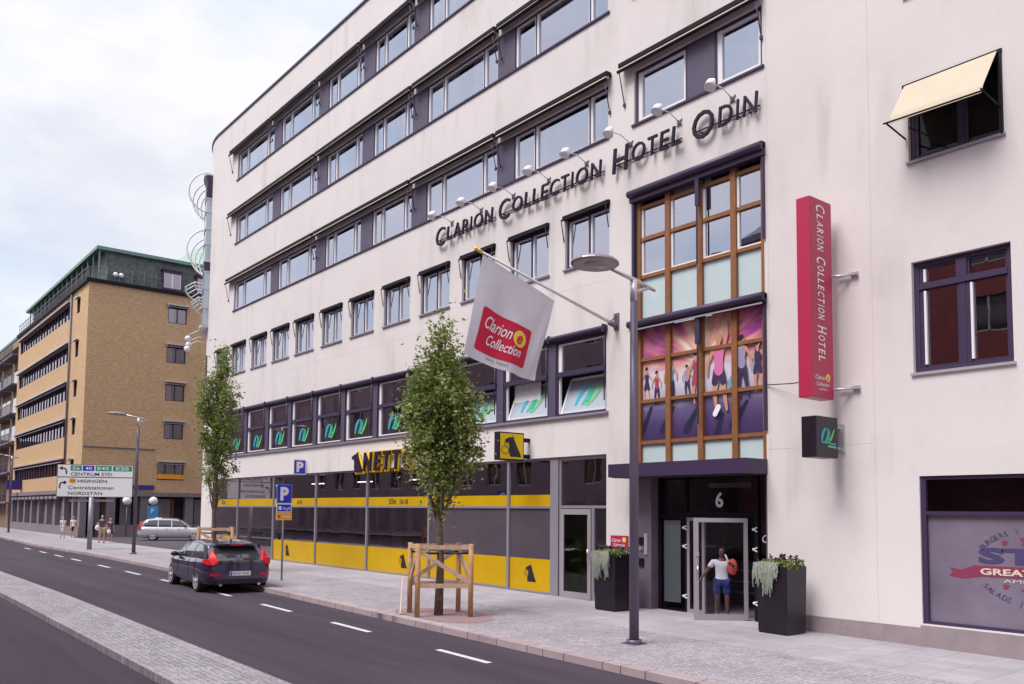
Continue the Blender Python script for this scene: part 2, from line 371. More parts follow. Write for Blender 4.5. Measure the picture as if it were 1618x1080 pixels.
# ------------------------------------------------------------------ ground, road, pavement
mb = MB(); NX = 30
def strip(mb, ya, yb, z, x0=-160, x1=40, n=50, m=0):
    for i in range(n):
        a = x0+(x1-x0)*i/n; b = x0+(x1-x0)*(i+1)/n
        mb.quad([(a, ya(a), gz(a)+z), (b, ya(b), gz(b)+z), (b, yb(b), gz(b)+z), (a, yb(a), gz(a)+z)], m)
kp = [(-160, 14.5), (-110, 13.2), (-90, 12.3), (-75, 11.5), (-62, 11.1), (-50, 11.35), (-42, 11.25), (-30, 10.92), (-18, 10.62), (-8, 10.42), (40, 9.9)]
def kerb(x):
    for (a, b), (c, d) in zip(kp, kp[1:]):
        if a <= x <= c: return b+(d-b)*(x-a)/(c-a)
    return kp[-1][1]
mb = MB(); mb.quad([(-900, -900, -.6), (900, -900, -.6), (900, 900, -.6), (-900, 900, -.6)]); struct(mb, 'ground', 'asphalt_side')
mb = MB(); strip(mb, lambda x: -9.0, lambda x: kerb(x)+.0, -.12, -300, 60, 90); struct(mb, 'road', 'asphalt')
mb = MB()
strip(mb, lambda x: kerb(x)+.3, lambda x: kerb(x)+3.4, .0, -160, 40, 80, 1)
strip(mb, lambda x: kerb(x)+3.4, lambda x: 16.95, .0, -48, 40, 50, 0)
strip(mb, lambda x: 16.95, lambda x: 20.0, .0, -19, -8, 4, 0)
strip(mb, lambda x: kerb(x)+3.4, lambda x: 17.0, .0, -160, -77, 20, 0)
strip(mb, lambda x: kerb(x)+3.4, lambda x: 16.3, .0, -77, -48, 10, 0)
struct(mb, 'sidewalk', ['slabs', 'small_setts'])
mb = MB()
for i in range(-160, 40, 2):
    a, b = i, i+1.985
    ya, yb = kerb(a), kerb(b); za, zb = gz(a)+.012, gz(b)+.012
    mb.quad([(a, ya, za), (b, yb, zb), (b, yb+.3, zb), (a, ya+.3, za)]); mb.quad([(a, ya, za-.2), (b, yb, zb-.2), (b, yb, zb), (a, ya, za)])
struct(mb, 'kerb', 'kerb_stone')
mb = MB(); strip(mb, lambda x: 16.3 if x > -77 else 17, lambda x: 90, -.03, -77, -48, 6); struct(mb, 'side_street', 'asphalt_side')
# median of setts with kerb rows
mb = MB()
def ym(x): return 0.0
strip(mb, lambda x: 4.55, lambda x: 5.22, .0, -90, 30, 40, 0); 
strip(mb, lambda x: 5.22, lambda x: 5.5, .004, -90, 30, 40, 1); strip(mb, lambda x: 4.15, lambda x: 4.55, .004, -90, 30, 40, 1)
for i in range(40):
    a = -90+3*i; b = a+3
    for y in (4.15, 5.5): mb.quad([(a, y, gz(a)-.13), (b, y, gz(b)-.13), (b, y, gz(b)+.004), (a, y, gz(a)+.004)], 1)
struct(mb, 'median', ['median_setts', 'small_setts'])
for i, (a, b) in enumerate([(-50.6, -48.6), (-46.5, -44.4), (-40.9, -38.9), (-36.3, -34.2), (-31.5, -29.6), (-26.4, -24.6), (-22.3, -20.4), (-18.1, -16.3), (-13.65, -12.0), (-9.4, -7.7), (-55, -53), (-60, -58)]):
    y = 9.18+.0185*(-a-13); mb = MB()
    mb.quad([(a, y+.04, gz(a)-.115), (b, y, gz(b)-.115), (b, y+.14, gz(b)-.115), (a, y+.18, gz(a)-.115)]); struct(mb, 'lane_marking', 'paint_white')
# darker far lane repair strips
mb = MB()
def ell(cx, cy, a, b, n=40): return [(cx+a*math.cos(2*math.pi*i/n)*(1+.04*math.sin(5*i)), cy+b*math.sin(2*math.pi*i/n)*(1+.04*math.cos(3*i))) for i in range(n)]
mb.prism([(x, max(y, 10.98)) for x, y in ell(-17.05, 11.75, 1.55, .95)], lambda a, b, d: (a, b, gz(a)+.006)); tag(mb.build('tree_pit_soil', 'pit_soil'), 'reddish gravel soil patch around the foot of the nearer street tree', 'soil', kind='stuff')
mb = MB(); mb.prism([(x, max(y, 11.35)) for x, y in ell(-32.5, 11.95, 1.5, .9)], lambda a, b, d: (a, b, gz(a)+.006)); tag(mb.build('tree_pit_soil', 'pit_soil'), 'gravel patch around the farther street tree, behind the dark hatchback', 'soil', kind='stuff')
# opposite pavement
mb = MB(); strip(mb, lambda x: -12, lambda x: -9, .0, -160, 40, 20); struct(mb, 'pavement_opposite', 'slabs')

# ------------------------------------------------------------------ hotel
hotel = thing('hotel_building', (-30, D, 0), 'white stuccoed hotel with long window bands, red and yellow shop front at street level', 'building')
hotel['label'] = 'white stuccoed hotel with long dark window bands above a yellow striped shop front'
CX, CY, CR = -47.6, D+6.0, 6.0
TOP = 23.65
def wall_cells(mb, x0, x1, z0, z1, holes, y=D, depth=.22, m=0, mr=0):
    xs = sorted({x0, x1}|{h[0] for h in holes}|{h[1] for h in holes}); zs = sorted({z0, z1}|{h[2] for h in holes}|{h[3] for h in holes})
    xs = [x for x in xs if x0 <= x <= x1]; zs = [z for z in zs if z0 <= z <= z1]
    for a, b in zip(xs, xs[1:]):
        run = None
        for c, d in zip(zs, zs[1:]):
            xm, zm = (a+b)/2, (c+d)/2
            hole = any(h[0] < xm < h[1] and h[2] < zm < h[3] for h in holes)
            if not hole: run = (run[0], d) if run else (c, d)
            if (hole or d == zs[-1]) and run: mb.quad([(a, y, run[0]), (b, y, run[0]), (b, y, run[1]), (a, y, run[1])], m); run = None
    for (a, b, c, d) in holes:
        mb.quad([(a, y, c), (a, y+depth, c), (a, y+depth, d), (a, y, d)], mr); mb.quad([(b, y, c), (b, y, d), (b, y+depth, d), (b, y+depth, c)], mr)
        mb.quad([(a, y, d), (a, y+depth, d), (b, y+depth, d), (b, y, d)], mr); mb.quad([(a, y, c), (b, y, c), (b, y+depth, c), (a, y+depth, c)], mr)
ROWS = [(12.95, 14.5), (16.62, 18.15), (20.13, 21.65)]
SMALL = [(-46.95, -45.20), (-44.70, -42.77), (-42.0, -40.1), (-39.40, -37.53), (-36.84, -34.96), (-34.16, -32.30), (-31.53, -29.66), (-28.87, -26.99), (-26.25, -24.39), (-23.65, -21.80), (-21.0, -19.15), (-18.42, -16.59)]
RIBX = [-45.25, -42.55, -39.88, -37.30, -34.70, -32.10, -29.45, -26.80, -24.14, -21.48, -18.97+.12, -16.71]
RIBX = [-45.25, -42.55, -39.88, -37.30, -34.70, -32.10, -29.45, -26.80, -24.14, -21.50, -19.0, -16.71]
holes = []
for s, h in ROWS: holes += [(-44.63, -16.64, s, h), (-15.65, -11.56, s, h)]
for a, b in SMALL: holes.append((a, b, 9.50, 11.12))
holes += [(-45.25, -16.71, 5.15, 7.58), (-46.9, -16.70, -.3, 4.0), (-15.63, -11.56, 3.45, 11.08), (-15.63, -11.56, -.3, 3.45)]
holes += [(-8.13, -6.28, 5.18, 7.46), (-8.13, -6.34, 9.5, 11.14), (-8.13, -6.34, 13.0, 14.6), (-8.13, -6.34, 16.6, 18.2), (-8.13, -6.34, 20.1, 21.7), (-8.07, -3.4, .28, 3.16)]
holes += [(-2.2, -.3, 5.18, 7.46), (-2.2, -.3, 9.5, 11.14)]
mb = MB(); wall_cells(mb, -47.6, 9, -.5, TOP, holes)
# rounded left corner with its glazed strip
g0, g1, gza, gzb = R_(11), R_(72), 12.8, 21.7
nseg = 40
def cyl(a, r=CR): return (CX-r*math.sin(a), CY-r*math.cos(a))
angs = sorted({math.pi/2*i/nseg for i in range(nseg+1)}|{g0, g1})
for a, b in zip(angs, angs[1:]):
    (xa, ya), (xb, yb) = cyl(a), cyl(b); am = (a+b)/2
    for (z0, z1) in ([(-.5, gza), (gzb, TOP)] if g0 < am < g1 else [(-.5, TOP)]):
        mb.quad([(xa, ya, z0), (xb, yb, z0), (xb, yb, z1), (xa, ya, z1)], 0, True)
mb.quad([(CX-CR, CY, -.5), (CX-CR, 60, -.5), (CX-CR, 60, TOP), (CX-CR, CY, TOP)])
mb.quad([(9, D, -.5), (9, 60, -.5), (9, 60, TOP), (9, D, TOP)])
hw = mb.build('wall', 'stucco', hotel, recalc=False)
# roof with a thin edge
mb = MB(); pts = [(9, D-.06)]+[cyl(a, CR+.06) for a in angs]+[(CX-CR-.06, 60), (9, 60)]
mb.prism(pts, lambda a, b, d: (a, b, TOP+d), 0, .1); mb.build('roof', 'dark_metal', hotel)
# plinth at right
mb = MB(); mb.box(-11.54, -8.1, D-.025, D+.1, -.5, .20); mb.box(-8.1, -3.4, D-.025, D+.1, -.5, .25); mb.box(-3.4, 9, D-.025, D+.1, -.5, .2); mb.box(-16.7, -15.75, D-.025, D+.1, -.5, .05); mb.build('plinth', 'plinth', hotel)
mat('joint', (.50, .46, .46), .9)
for a_, b_, c_, d_ in ((-8.965, -8.955, 3.3, 23.6), (-8.965, -8.955, .2, 3.3), (-11.46, -11.452, 3.7, 23.6), (-11.5, -9.0, 3.86, 3.868), (-45.5, -16.8, 8.9, 8.906)):
    mb = MB(); mb.box(a_, b_, D-.002, D+.01, c_, d_); mb.build('wall_joint', 'joint', hotel)
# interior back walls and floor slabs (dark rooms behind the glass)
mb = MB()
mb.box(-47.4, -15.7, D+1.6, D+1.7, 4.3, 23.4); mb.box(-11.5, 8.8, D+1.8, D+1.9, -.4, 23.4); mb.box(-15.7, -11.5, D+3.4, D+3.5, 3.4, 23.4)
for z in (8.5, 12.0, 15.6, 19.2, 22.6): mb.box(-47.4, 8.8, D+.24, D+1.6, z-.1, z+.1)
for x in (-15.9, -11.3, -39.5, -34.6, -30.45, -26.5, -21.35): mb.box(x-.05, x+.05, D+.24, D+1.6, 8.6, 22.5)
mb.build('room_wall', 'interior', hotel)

def window(name, a0, a1, z0, z1, mull=(), trans=(), fm='dark_metal', im='white_frame', gm='glass_up', fy=.06, curtains=True, fw=.06, sashw=.05, seed=0, inner=True, parent=hotel):
    """frame > pane, sash, curtain; sits in an opening of the facade"""
    rnd = random.Random(seed); y = D+fy; f = MB()
    f.box(a0, a0+fw, y, y+.12, z0, z1); f.box(a1-fw, a1, y, y+.12, z0, z1)
    f.box(a0+fw, a1-fw, y+.004, y+.12, z1-fw, z1); f.box(a0+fw, a1-fw, y+.004, y+.12, z0, z0+fw)
    for x in mull: f.box(x-fw*.6, x+fw*.6, y+.01, y+.12, z0+fw, z1-fw)
    xs = [a0]+list(mull)+[a1]; zs = [z0]+list(trans)+[z1]
    for t in trans: f.box(a0+fw, a1-fw, y+.008, y+.118, t-fw*.6, t+fw*.6)
    fo = f.build(name, fm, parent)
    p = MB(); s = MB()
    for c, d in zip(zs, zs[1:]):
        for a, b in zip(xs, xs[1:]):
            A, B, C, E = a+fw*(1 if a == a0 else .6), b-fw*(1 if b == a1 else .6), c+fw*(1 if c == z0 else .6), d-fw*(1 if d == z1 else .6)
            if inner:
                s.box(A, A+sashw*1.7, y+.02, y+.11, C, E); s.box(B-sashw, B, y+.03, y+.11, C, E); s.box(A+sashw*1.7, B-sashw, y+.034, y+.11, E-sashw, E); s.box(A+sashw*1.7, B-sashw, y+.034, y+.11, C, C+sashw)
                A += sashw*1.7; B -= sashw; C += sashw; E -= sashw
            p.quad([(A, y+.07, C), (B, y+.07, C), (B, y+.07, E), (A, y+.07, E)])
    p.build('pane', gm, fo)
    if inner: s.build('sash', im, fo)
    if curtains:
        k = MB()
        def drape(u0, u1):
            n = max(4, int((u1-u0)/.07)); yy = y+.16
            for i in range(n):
                ua, ub = u0+(u1-u0)*i/n, u0+(u1-u0)*(i+1)/n
                k.quad([(ua, yy+.03*(i % 2), z0), (ub, yy+.03*((i+1) % 2), z0), (ub, yy+.03*((i+1) % 2), z1), (ua, yy+.03*(i % 2), z1)])
        for a, b in zip(xs, xs[1:]):
            w = b-a; t = rnd.random()
            if t < .6: drape(a+.05, b-.05)
            elif t < .9: drape(a+.05, a+w*rnd.uniform(.15, .4)); drape(b-w*rnd.uniform(.1, .35), b-.05)
            else: drape(a+.05, a+w*.2)
        k.build('curtain', 'curtain', fo, recalc=False)
    return fo
# long rows: units between violet panels
PAN = [(-39.95, -39.08), (-35.05, -34.12), (-30.92, -30.0), (-27.03, -26.04), (-21.78, -20.92)]
UN = [(-44.63, -39.95), (-39.08, -35.05), (-34.12, -30.92), (-30.0, -27.03), (-26.04, -21.78), (-20.92, -16.64)]
for ri, (s, h) in enumerate(ROWS):
    for ui, (a, b) in enumerate(UN):
        w = b-a; window('window', a, b, s+.04, h-.02, mull=(a+w*.24, b-w*.19), seed=ri*10+ui, sashw=.05, fw=.045)
    for a, b in PAN:
        mb = MB(); mb.box(a+.003, b-.003, D+.05, D+.16, s+.04, h-.02); mb.build('panel', 'violet_panel', hotel)
    window('window', -15.62, -13.85, s+.04, h-.02, mull=(), seed=ri+50, sashw=.08); window('window', -12.97, -11.58, s+.04, h-.02, seed=ri+63, sashw=.08)
    mb = MB(); mb.box(-13.847, -12.973, D+.05, D+.16, s+.04, h-.02); mb.build('panel', 'violet_panel', hotel)
    for a, b in ((-44.72, -16.58), (-15.72, -11.5)):
        mb = MB(); mb.box(a, b, D-.05, D+.10, s-.03, s+.03); mb.build('sill', 'dark_metal', hotel)
    segs = ([(-45.4, -40.2), (-40.1, -35.08), (-34.98, -31.0), (-30.9, -26.95), (-26.83, -21.72), (-21.6, -16.5)] if ri == 2 else [(-45.4, -35.02), (-34.9, -26.92), (-26.8, -21.72), (-21.6, -16.5)])+[(-16.05, -11.5)]
    for a, b in segs:
        mb = MB(); z = h+.02
        mb.box(a, b, D-.22, D-.02, z+.15, z+.27, 0)                                   # hood
        mb.quad([(a+.03, D-.19, z+.15), (b-.03, D-.19, z+.15), (b-.03, D-.23, z+.06), (a+.03, D-.23, z+.06)], 1)
        mb.tube([(a+.03, D-.13, z+.13), (b-.03, D-.13, z+.13)], .05, 8, 1)
        mb.tube([(a, D-.24, z+.02), (b, D-.24, z+.02)], .045, 8, 0)                   # front bar
        aw = mb.build('awning', ['black_metal', 'cream_cloth'], hotel)
        arm = MB()
        for x in (a+.06, b-.06): arm.tube([(x, D-.24, z), (x, D-.04, z-.80)], .016, 5); arm.box(x-.03, x+.03, D-.06, D-.003, z-.92, z-.82)
        arm.build('arm', 'dark_metal', aw)
# small casement windows of the second floor
for i, (a, b) in enumerate(SMALL):
    s, h = 9.5, 11.12; fo = window('window', a, b, s+.04, h-.08, mull=((a+b)/2+.02,), seed=100+i, sashw=.035, fw=.07, fy=.09)
    mb = MB(); mb.box(a-.04, b+.03, D-.09, D+.16, h-.10, h+.02); mb.tube([(a-.03, D-.10, h-.10), (b, D-.10, h-.10)], .035, 6)
    for x in (a-.03, b-.02): mb.tube([(x, D-.14, h-.1), (x, D-.02, h-.75)], .016, 5)
    mb.build('awning', 'black_metal', hotel)
    mb = MB(); mb.box(a-.05, b+.05, D-.06, D+.12, s-.02, s+.03); mb.build('sill', 'grey_alu', hotel)

# logo strokes of the fitness club: cyan crescent and two green strokes
def stroke(mb, pts, w, fn, m):
    for i in range(len(pts)-1):
        (x0, z0), (x1, z1) = pts[i], pts[i+1]; L_ = math.hypot(x1-x0, z1-z0) or 1e-6; nx, nz = -(z1-z0)/L_*w/2, (x1-x0)/L_*w/2
        t0 = .35+.65*math.sin(math.pi*min(1, (i+.3)/len(pts))); t1 = .35+.65*math.sin(math.pi*min(1, (i+1.3)/len(pts)))
        mb.prism([(x0-nx*t0, z0-nz*t0), (x1-nx*t1, z1-nz*t1), (x1+nx*t1, z1+nz*t1), (x0+nx*t0, z0+nz*t0)], fn, m)
def club_logo(mb, fn, s=1.0, mo=0):
    f2 = lambda a, b, d: fn(a*s, b*s, d)
    def bez(p0, p1, p2, n=9): return [((1-t)**2*p0[0]+2*t*(1-t)*p1[0]+t*t*p2[0], (1-t)**2*p0[1]+2*t*(1-t)*p1[1]+t*t*p2[1]) for t in [i/n for i in range(n+1)]]
    stroke(mb, bez((-.20, .34), (-.55, .20), (-.62, -.34)), .20, f2, mo)
    stroke(mb, bez((-.10, .34), (.12, .10), (-.30, -.34)), .19, f2, mo+1)
    stroke(mb, bez((-.16, -.30), (.06, -.42), (.16, -.20), 5)+bez((.16, -.20), (.40, .02), (.52, .34), 6)[1:], .17, f2, mo+2)
    stroke(mb, bez((.14, .30), (.10, .0), (-.06, -.26), 6), .10, f2, mo+1)
# first floor ribbon
for i, (a, b) in enumerate(zip(RIBX, RIBX[1:])):
    a2, b2 = a+(.0 if i == 0 else .16), b-(.16 if i < 10 else 0.0)
    z0, zt, z1 = 5.2, 6.44, 7.42; y = D+.05
    f = MB(); fw = .07
    f.box(a2, a2+fw, y, y+.14, z0, z1); f.box(b2-fw, b2, y, y+.14, z0, z1); f.box(a2+fw, b2-fw, y+.003, y+.14, z1-fw, z1); f.box(a2+fw, b2-fw, y+.003, y+.14, z0, z0+fw); f.box(a2+fw, b2-fw, y-.03, y+.14, zt-.07, zt+.07)
    f.tube([(b2-.03, y-.1, z1), (b2-.03, y-.1, z0+.3)], .02, 5)
    fo = f.build('window', 'dark_metal', hotel)
    p = MB(); s = MB(); A, B = a2+fw, b2-fw; sw = .09
    s.box(A, A+sw+.05, y+.03, y+.12, zt+.07, z1-fw); s.box(A+sw+.05, B, y+.034, y+.12, z1-fw-.04, z1-fw)
    p.quad([(A+sw, y+.08, zt+.07), (B, y+.08, zt+.07), (B, y+.08, z1-fw), (A+sw, y+.08, z1-fw)])
    tilt = .42 if i >= 8 else 0.0
    zb, zu = z0+fw, zt-.07
    def tp(x, z, d=0): k = (z-zb)/(zu-zb); return (x, y+.08+tilt*k-d, z)
    if tilt:
        s.box(A, A+.05, y+.05, y+.12, zb, zu)
        s.beam(tp(A+.09, zb), tp(A+.09, zu-.03), .07, .05); s.beam(tp(B-.04, zb), tp(B-.04, zu-.03), .07, .05); s.beam(tp(A+.12, zu-.04), tp(B-.08, zu-.04), .05, .07); s.beam(tp(A+.12, zb+.03), tp(B-.08, zb+.03), .05, .07)
    else:
        s.box(A, A+sw+.05, y+.03, y+.12, zb, zu); s.box(A+sw+.05, B, y+.034, y+.12, zb, zb+.05)
    p.quad([tp(A+.08, zb), tp(B, zb), tp(B, zu-.02), tp(A+.08, zu-.02)])
    if tilt: lp = MB(); lp.v = p.v[-4:]; lp.f = [(0, 1, 2, 3)]; lp.m = [0]; lp.sm = [False]; lp.build('tilted_pane', 'pale_sky_pane', fo); p.v = p.v[:-4]; p.f.pop(); p.m.pop(); p.sm.pop()  # solid pale pane: sky reflection and blinds behind painted into its colour
    p.build('pane', 'glass_low', fo); s.build('sash', 'white_frame', fo)
    lg = MB(); cx = (A+B)/2+.1; lz = z0+.58
    club_logo(lg, lambda u, w, d: tp(cx+u, lz+w, .012), .82); lg.build('decal', ['cyan', 'teal', 'lime'], fo)
    if i < 8 or i == 9:
        k = MB(); yy = y+.3
        k.box(A+.12, A+.12+(B-A)*(.8 if i < 3 else (.34, .62, .2, .5)[i % 4]), yy, yy+.02, z0, z1-.1*(i % 4))
        k.build('blind', 'curtain', fo)  # pale blinds added to lighten the ribbon glass
for x in RIBX[1:-1]:
    mb = MB(); mb.box(x-.157, x+.157, D+.02, D+.2, 5.2, 7.42); mb.build('panel', 'violet_panel', hotel)
mb = MB(); mb.tube([(-45.3, D-.06, 7.52), (-16.66, D-.06, 7.52)], .085, 10); mb.box(-45.3, -16.66, D-.04, D+.1, 7.42, 7.60)
for x in RIBX[1:]: mb.box(x-.03, x+.03, D-.16, D-.05, 7.40, 7.62)
mb.build('awning', 'dark_metal', hotel)
mb = MB(); mb.box(-45.3, -16.62, D-.09, D+.12, 5.12, 5.19); mb.build('sill', 'grey_alu', hotel)
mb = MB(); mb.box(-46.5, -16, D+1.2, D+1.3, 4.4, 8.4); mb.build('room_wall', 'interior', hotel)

# shop front
SX = [-46.9, -43.45, -39.0, -34.53, -30.04, -25.61, -21.10, -19.04]
y = D+.08
for i, (a, b) in enumerate(zip(SX, SX[1:])):
    f = MB(); g = gz(a)-.12; w = .055
    f.box(a-w, a+w, y-.02, y+.1, g, 4.0)
    f.box(a+w, b-w, y, y+.09, 3.93, 4.0); f.box(a+w, b-w, y, y+.09, 2.49, 2.56); f.box(a+w, b-w, y, y+.09, g, .05+gz(a))
    if i == 6: f.box(b-w, b+.30, y-.02, y+.1, g, 4.0)
    fo = f.build('shop_window', 'grey_alu', hotel); tag(fo)
    A, B = a+w, b-w
    p = MB(); p.quad([(A, y+.05, .05+gz(a)), (B, y+.05, .05+gz(a)), (B, y+.05, 2.49), (A, y+.05, 2.49)]); p.build('pane', 'film_grey' if i >= 5 else 'glass_low', fo)
    p = MB(); p.quad([(A, y+.05, 2.56), (B, y+.05, 2.56), (B, y+.05, 3.93), (A, y+.05, 3.93)]); p.build('pane', 'glass_low', fo)
    v = MB(); v.quad([(A, y+.043, 2.56), (B, y+.043, 2.56), (B, y+.043, 2.90), (A, y+.043, 2.90)])
    if i != 1: v.quad([(A, y+.043, .05+gz(a)), (B, y+.043, .05+gz(a)), (B, y+.043, .97), (A, y+.043, .97)])
    tx = {0: ('8-20', 1.1), 2: ('8-18', 2.5), 4: ('SÖN   10-18', 1.55)}.get(i)
    v.build('yellow_band', 'netto_yellow', fo)
    t = MB()
    if tx: t.text(tx[0], lambda u, w_, d: (A+tx[1]+u, y+.038, 2.63+w_), .26, 0, bold=.006)
    if i in (2, 4, 6):
        dx = {2: 1.55, 4: 2.65, 6: 1.0}[i]; dog = [(-.16, -.30), (.30, -.30), (.24, -.20), (.10, .12), (.05, .26), (0, .34), (-.03, .27), (-.10, .27), (-.24, .20), (-.25, .12), (-.13, .10), (-.12, -.02), (-.17, -.14)]
        t.prism(dog, lambda u, w_, d: (A+dx+u*.9, y+.038, .52+w_*.85))
        for q in ((-.27, .02, .008), (-.20, .02, .008)): t.box(A+dx+q[0], A+dx+q[0]+.015, y+.036, y+.038, .42, .60)
    if t.v: t.build('decal', 'black', fo)
# door of the shop
f = MB(); a, b = -18.70, -16.70; g = gz(a)-.12
f.box(a, a+.06, y-.01, y+.1, g, 4.0); f.box(b-.06, b, y-.01, y+.1, g, 4.0); f.box(a+.06, b-.06, y, y+.09, 3.9, 4.0); f.box(a+.06, b-.06, y, y+.09, 2.50, 2.58); f.box(-17.36, -17.26, y, y+.09, g, 2.5); f.box(-17.26, b-.06, y, y+.09, g, .16)
fo = f.build('shop_window', 'grey_alu', hotel)
p = MB()
for q in ((a+.06, b-.06, 2.58, 3.9), (-17.26, b-.06, .16, 2.5)): p.quad([(q[0], y+.05, q[2]), (q[1], y+.05, q[2]), (q[1], y+.05, q[3]), (q[0], y+.05, q[3])])
p.build('pane', 'glass_low', fo)
f = MB(); a, b = -18.62, -17.37; z0 = gz(a)-.0
f.box(a, a+.13, y-.03, y+.04, z0, 2.48); f.box(b-.13, b, y-.03, y+.04, z0, 2.48); f.box(a+.13, b-.13, y-.028, y+.04, 2.32, 2.48); f.box(a+.13, b-.13, y-.028, y+.04, z0, z0+.18)
do = f.build('door', 'door_alu', hotel); p = MB(); p.quad([(a+.13, y, z0+.18), (b-.13, y, z0+.18), (b-.13, y, 2.32), (a+.13, y, 2.32)]); p.build('pane', 'glass_door', do)
h = MB(); h.tube([(b-.06, y-.09, 1.0), (b-.06, y-.09, 1.35)], .015, 6); h.tube([(b-.06, y-.03, 1.1), (b-.06, y-.1, 1.1)], .012, 5); h.build('handle', 'chrome', do)
# inside of the shop
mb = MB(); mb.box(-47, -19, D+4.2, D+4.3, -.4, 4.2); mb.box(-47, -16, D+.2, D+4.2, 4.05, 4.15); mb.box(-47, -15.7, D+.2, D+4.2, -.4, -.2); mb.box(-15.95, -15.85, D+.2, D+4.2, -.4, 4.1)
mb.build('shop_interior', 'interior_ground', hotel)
mb = MB(); mb.box(-19.1, -15.95, D+2.6, D+2.7, -.3, 4.1); mb.box(-19.2, -19.1, D+.2, D+2.6, -.3, 4.1); mb.build('stairwell_wall', 'green_wall', hotel)
rnd = random.Random(4)
shelf = MB()
for i in range(16):
    x = -46+i*1.3; hgt = rnd.uniform(.9, 1.9); shelf.box(x, x+rnd.uniform(.5, 1.0), D+1.2+rnd.random()*1.5, D+2.2+rnd.random()*1.0, -.2, hgt, rnd.choice((0, 0, 1, 2, 3)))
shelf.box(-29.8, -25.8, D+.9, D+1.0, 2.0, 2.42, 4); shelf.box(-30, -25.7, D+1.5, D+2.5, .9, 1.25, 2)
tag(shelf.build('shop_shelving', ['tile_grey', 'cloth_mauve', 'cloth_red', 'white', 'wood_brown'], hotel), kind='stuff')
mb = MB()
for x in (-42, -37.5, -33, -28.5): mb.box(x-.6, x+.6, D+1.6, D+1.68, 3.6, 3.64)
mb.build('shop_fill_light', 'fill_glow', hotel)  # unseen glowing panels added to brighten the shop interior

# stair glazing over the entrance
y = D+.09; VX = [-15.56, -14.54, -13.50, -12.47, -11.60]
f = MB()
for k, x in enumerate(VX): f.box(x-(.09 if k else .02), x+(.07 if k < 4 else .02), y-.03, y+.12, 3.45, 10.95, 0)
for k in range(4):
    A, B = VX[k]+.07, VX[k+1]-.09
    for z in (10.62, 9.74, 8.71, 7.42, 6.46, 5.34, 4.24, 3.5): f.box(A, B, y-.005, y+.1, z-.045, z+.045)
fo = f.build('stair_window', 'wood_brown', hotel)
p = MB(); q = MB(); s = MB()
for k in range(4):
    A, B = VX[k]+.07, VX[k+1]-.09
    for z0, z1 in ((9.785, 10.575), (8.755, 9.695)):
        p.quad([(A+.05, y+.07, z0+.04), (B, y+.07, z0+.04), (B, y+.07, z1), (A+.05, y+.07, z1)])
        s.box(A, A+.06, y+.03, y+.09, z0, z1)
        if z0 < 9: s.box(A+.06, B, y+.034, y+.09, z0, z0+.05)
    for z0, z1 in ((7.465, 8.665), (3.545, 4.195)): q.quad([(A, y+.06, z0), (B, y+.06, z0), (B, y+.06, z1), (A, y+.06, z1)])
p.build('pane', 'glass_up', fo); s.build('sash', 'white_frame', fo); q.build('frosted_pane', 'frosted', fo)
k = MB()
for x0, x1 in ((-15.5, -15.1), (-14.95, -14.6), (-13.42, -13.1)):
    for i in range(6): k.box(x0+(x1-x0)*i/6, x0+(x1-x0)*(i+.8)/6, D+.55+.03*(i % 2), D+.57+.03*(i % 2), 8.75, 10.6)
k.build('curtain', 'curtain', fo)
mb = MB()
mb.tube([(-15.75, D-.13, 11.0), (-11.5, D-.13, 11.0)], .10, 10); mb.box(-15.75, -11.5, D-.1, D+.15, 10.78, 11.1); mb.box(-15.70, -15.62, D-.06, D+.06, 8.6, 10.8); mb.box(-13.52, -13.40, D-.09, D-.02, 10.1, 10.8); mb.box(-13.485, -13.455, D-.09, D-.06, 8.6, 10.1); mb.box(-11.58, -11.52, D-.06, D+.04, 8.8, 10.8)
mb.build('awning', 'dark_metal', hotel)
mb = MB(); mb.tube([(-15.75, D-.13, 7.42), (-11.5, D-.13, 7.42)], .10, 10); mb.box(-15.75, -11.5, D-.1, D+.05, 7.28, 7.5); mb.box(-15.75, -11.55, D-.14, D-.12, 7.24, 7.28, 1)
mb.box(-13.54, -13.40, D-.09, D-.02, 6.6, 7.28); mb.box(-13.485, -13.45, D-.09, D-.06, 4.6, 6.6); mb.box(-11.58, -11.52, D-.06, D+.04, 4.3, 7.28)
mb.build('awning', ['dark_metal', 'light_alu'], hotel)
# poster of an exercise class behind the lower panes
for n_, c in dict(p_floor=(.05, .035, .11), p_white=(.62, .60, .70), p_mag=(.30, .03, .30), p_pink=(.75, .22, .42), p_orange=(.80, .42, .22), p_night=(.018, .012, .05), p_skin=(.62, .27, .15), p_hot=(.85, .12, .35), p_blue=(.16, .42, .65), p_leg=(.035, .02, .07), p_red=(.55, .03, .08), p_lilac=(.35, .30, .50)).items(): mat(n_, c, .5)
PM = ['white', 'p_night', 'p_floor', 'p_white', 'p_mag', 'p_pink', 'p_orange', 'p_skin', 'p_hot', 'p_blue', 'p_leg', 'p_red', 'p_lilac', 'gold', 'black']
po = MB(); layer = [0]
def pp(poly, m):
    layer[0] += 1; dd = .0006*layer[0]
    po.prism([(min(max(a, -15.54), -11.60), min(max(b, 4.25), 7.3)) for a, b in poly], lambda a, b, d: (a, y+.075-dd, b), PM.index(m))
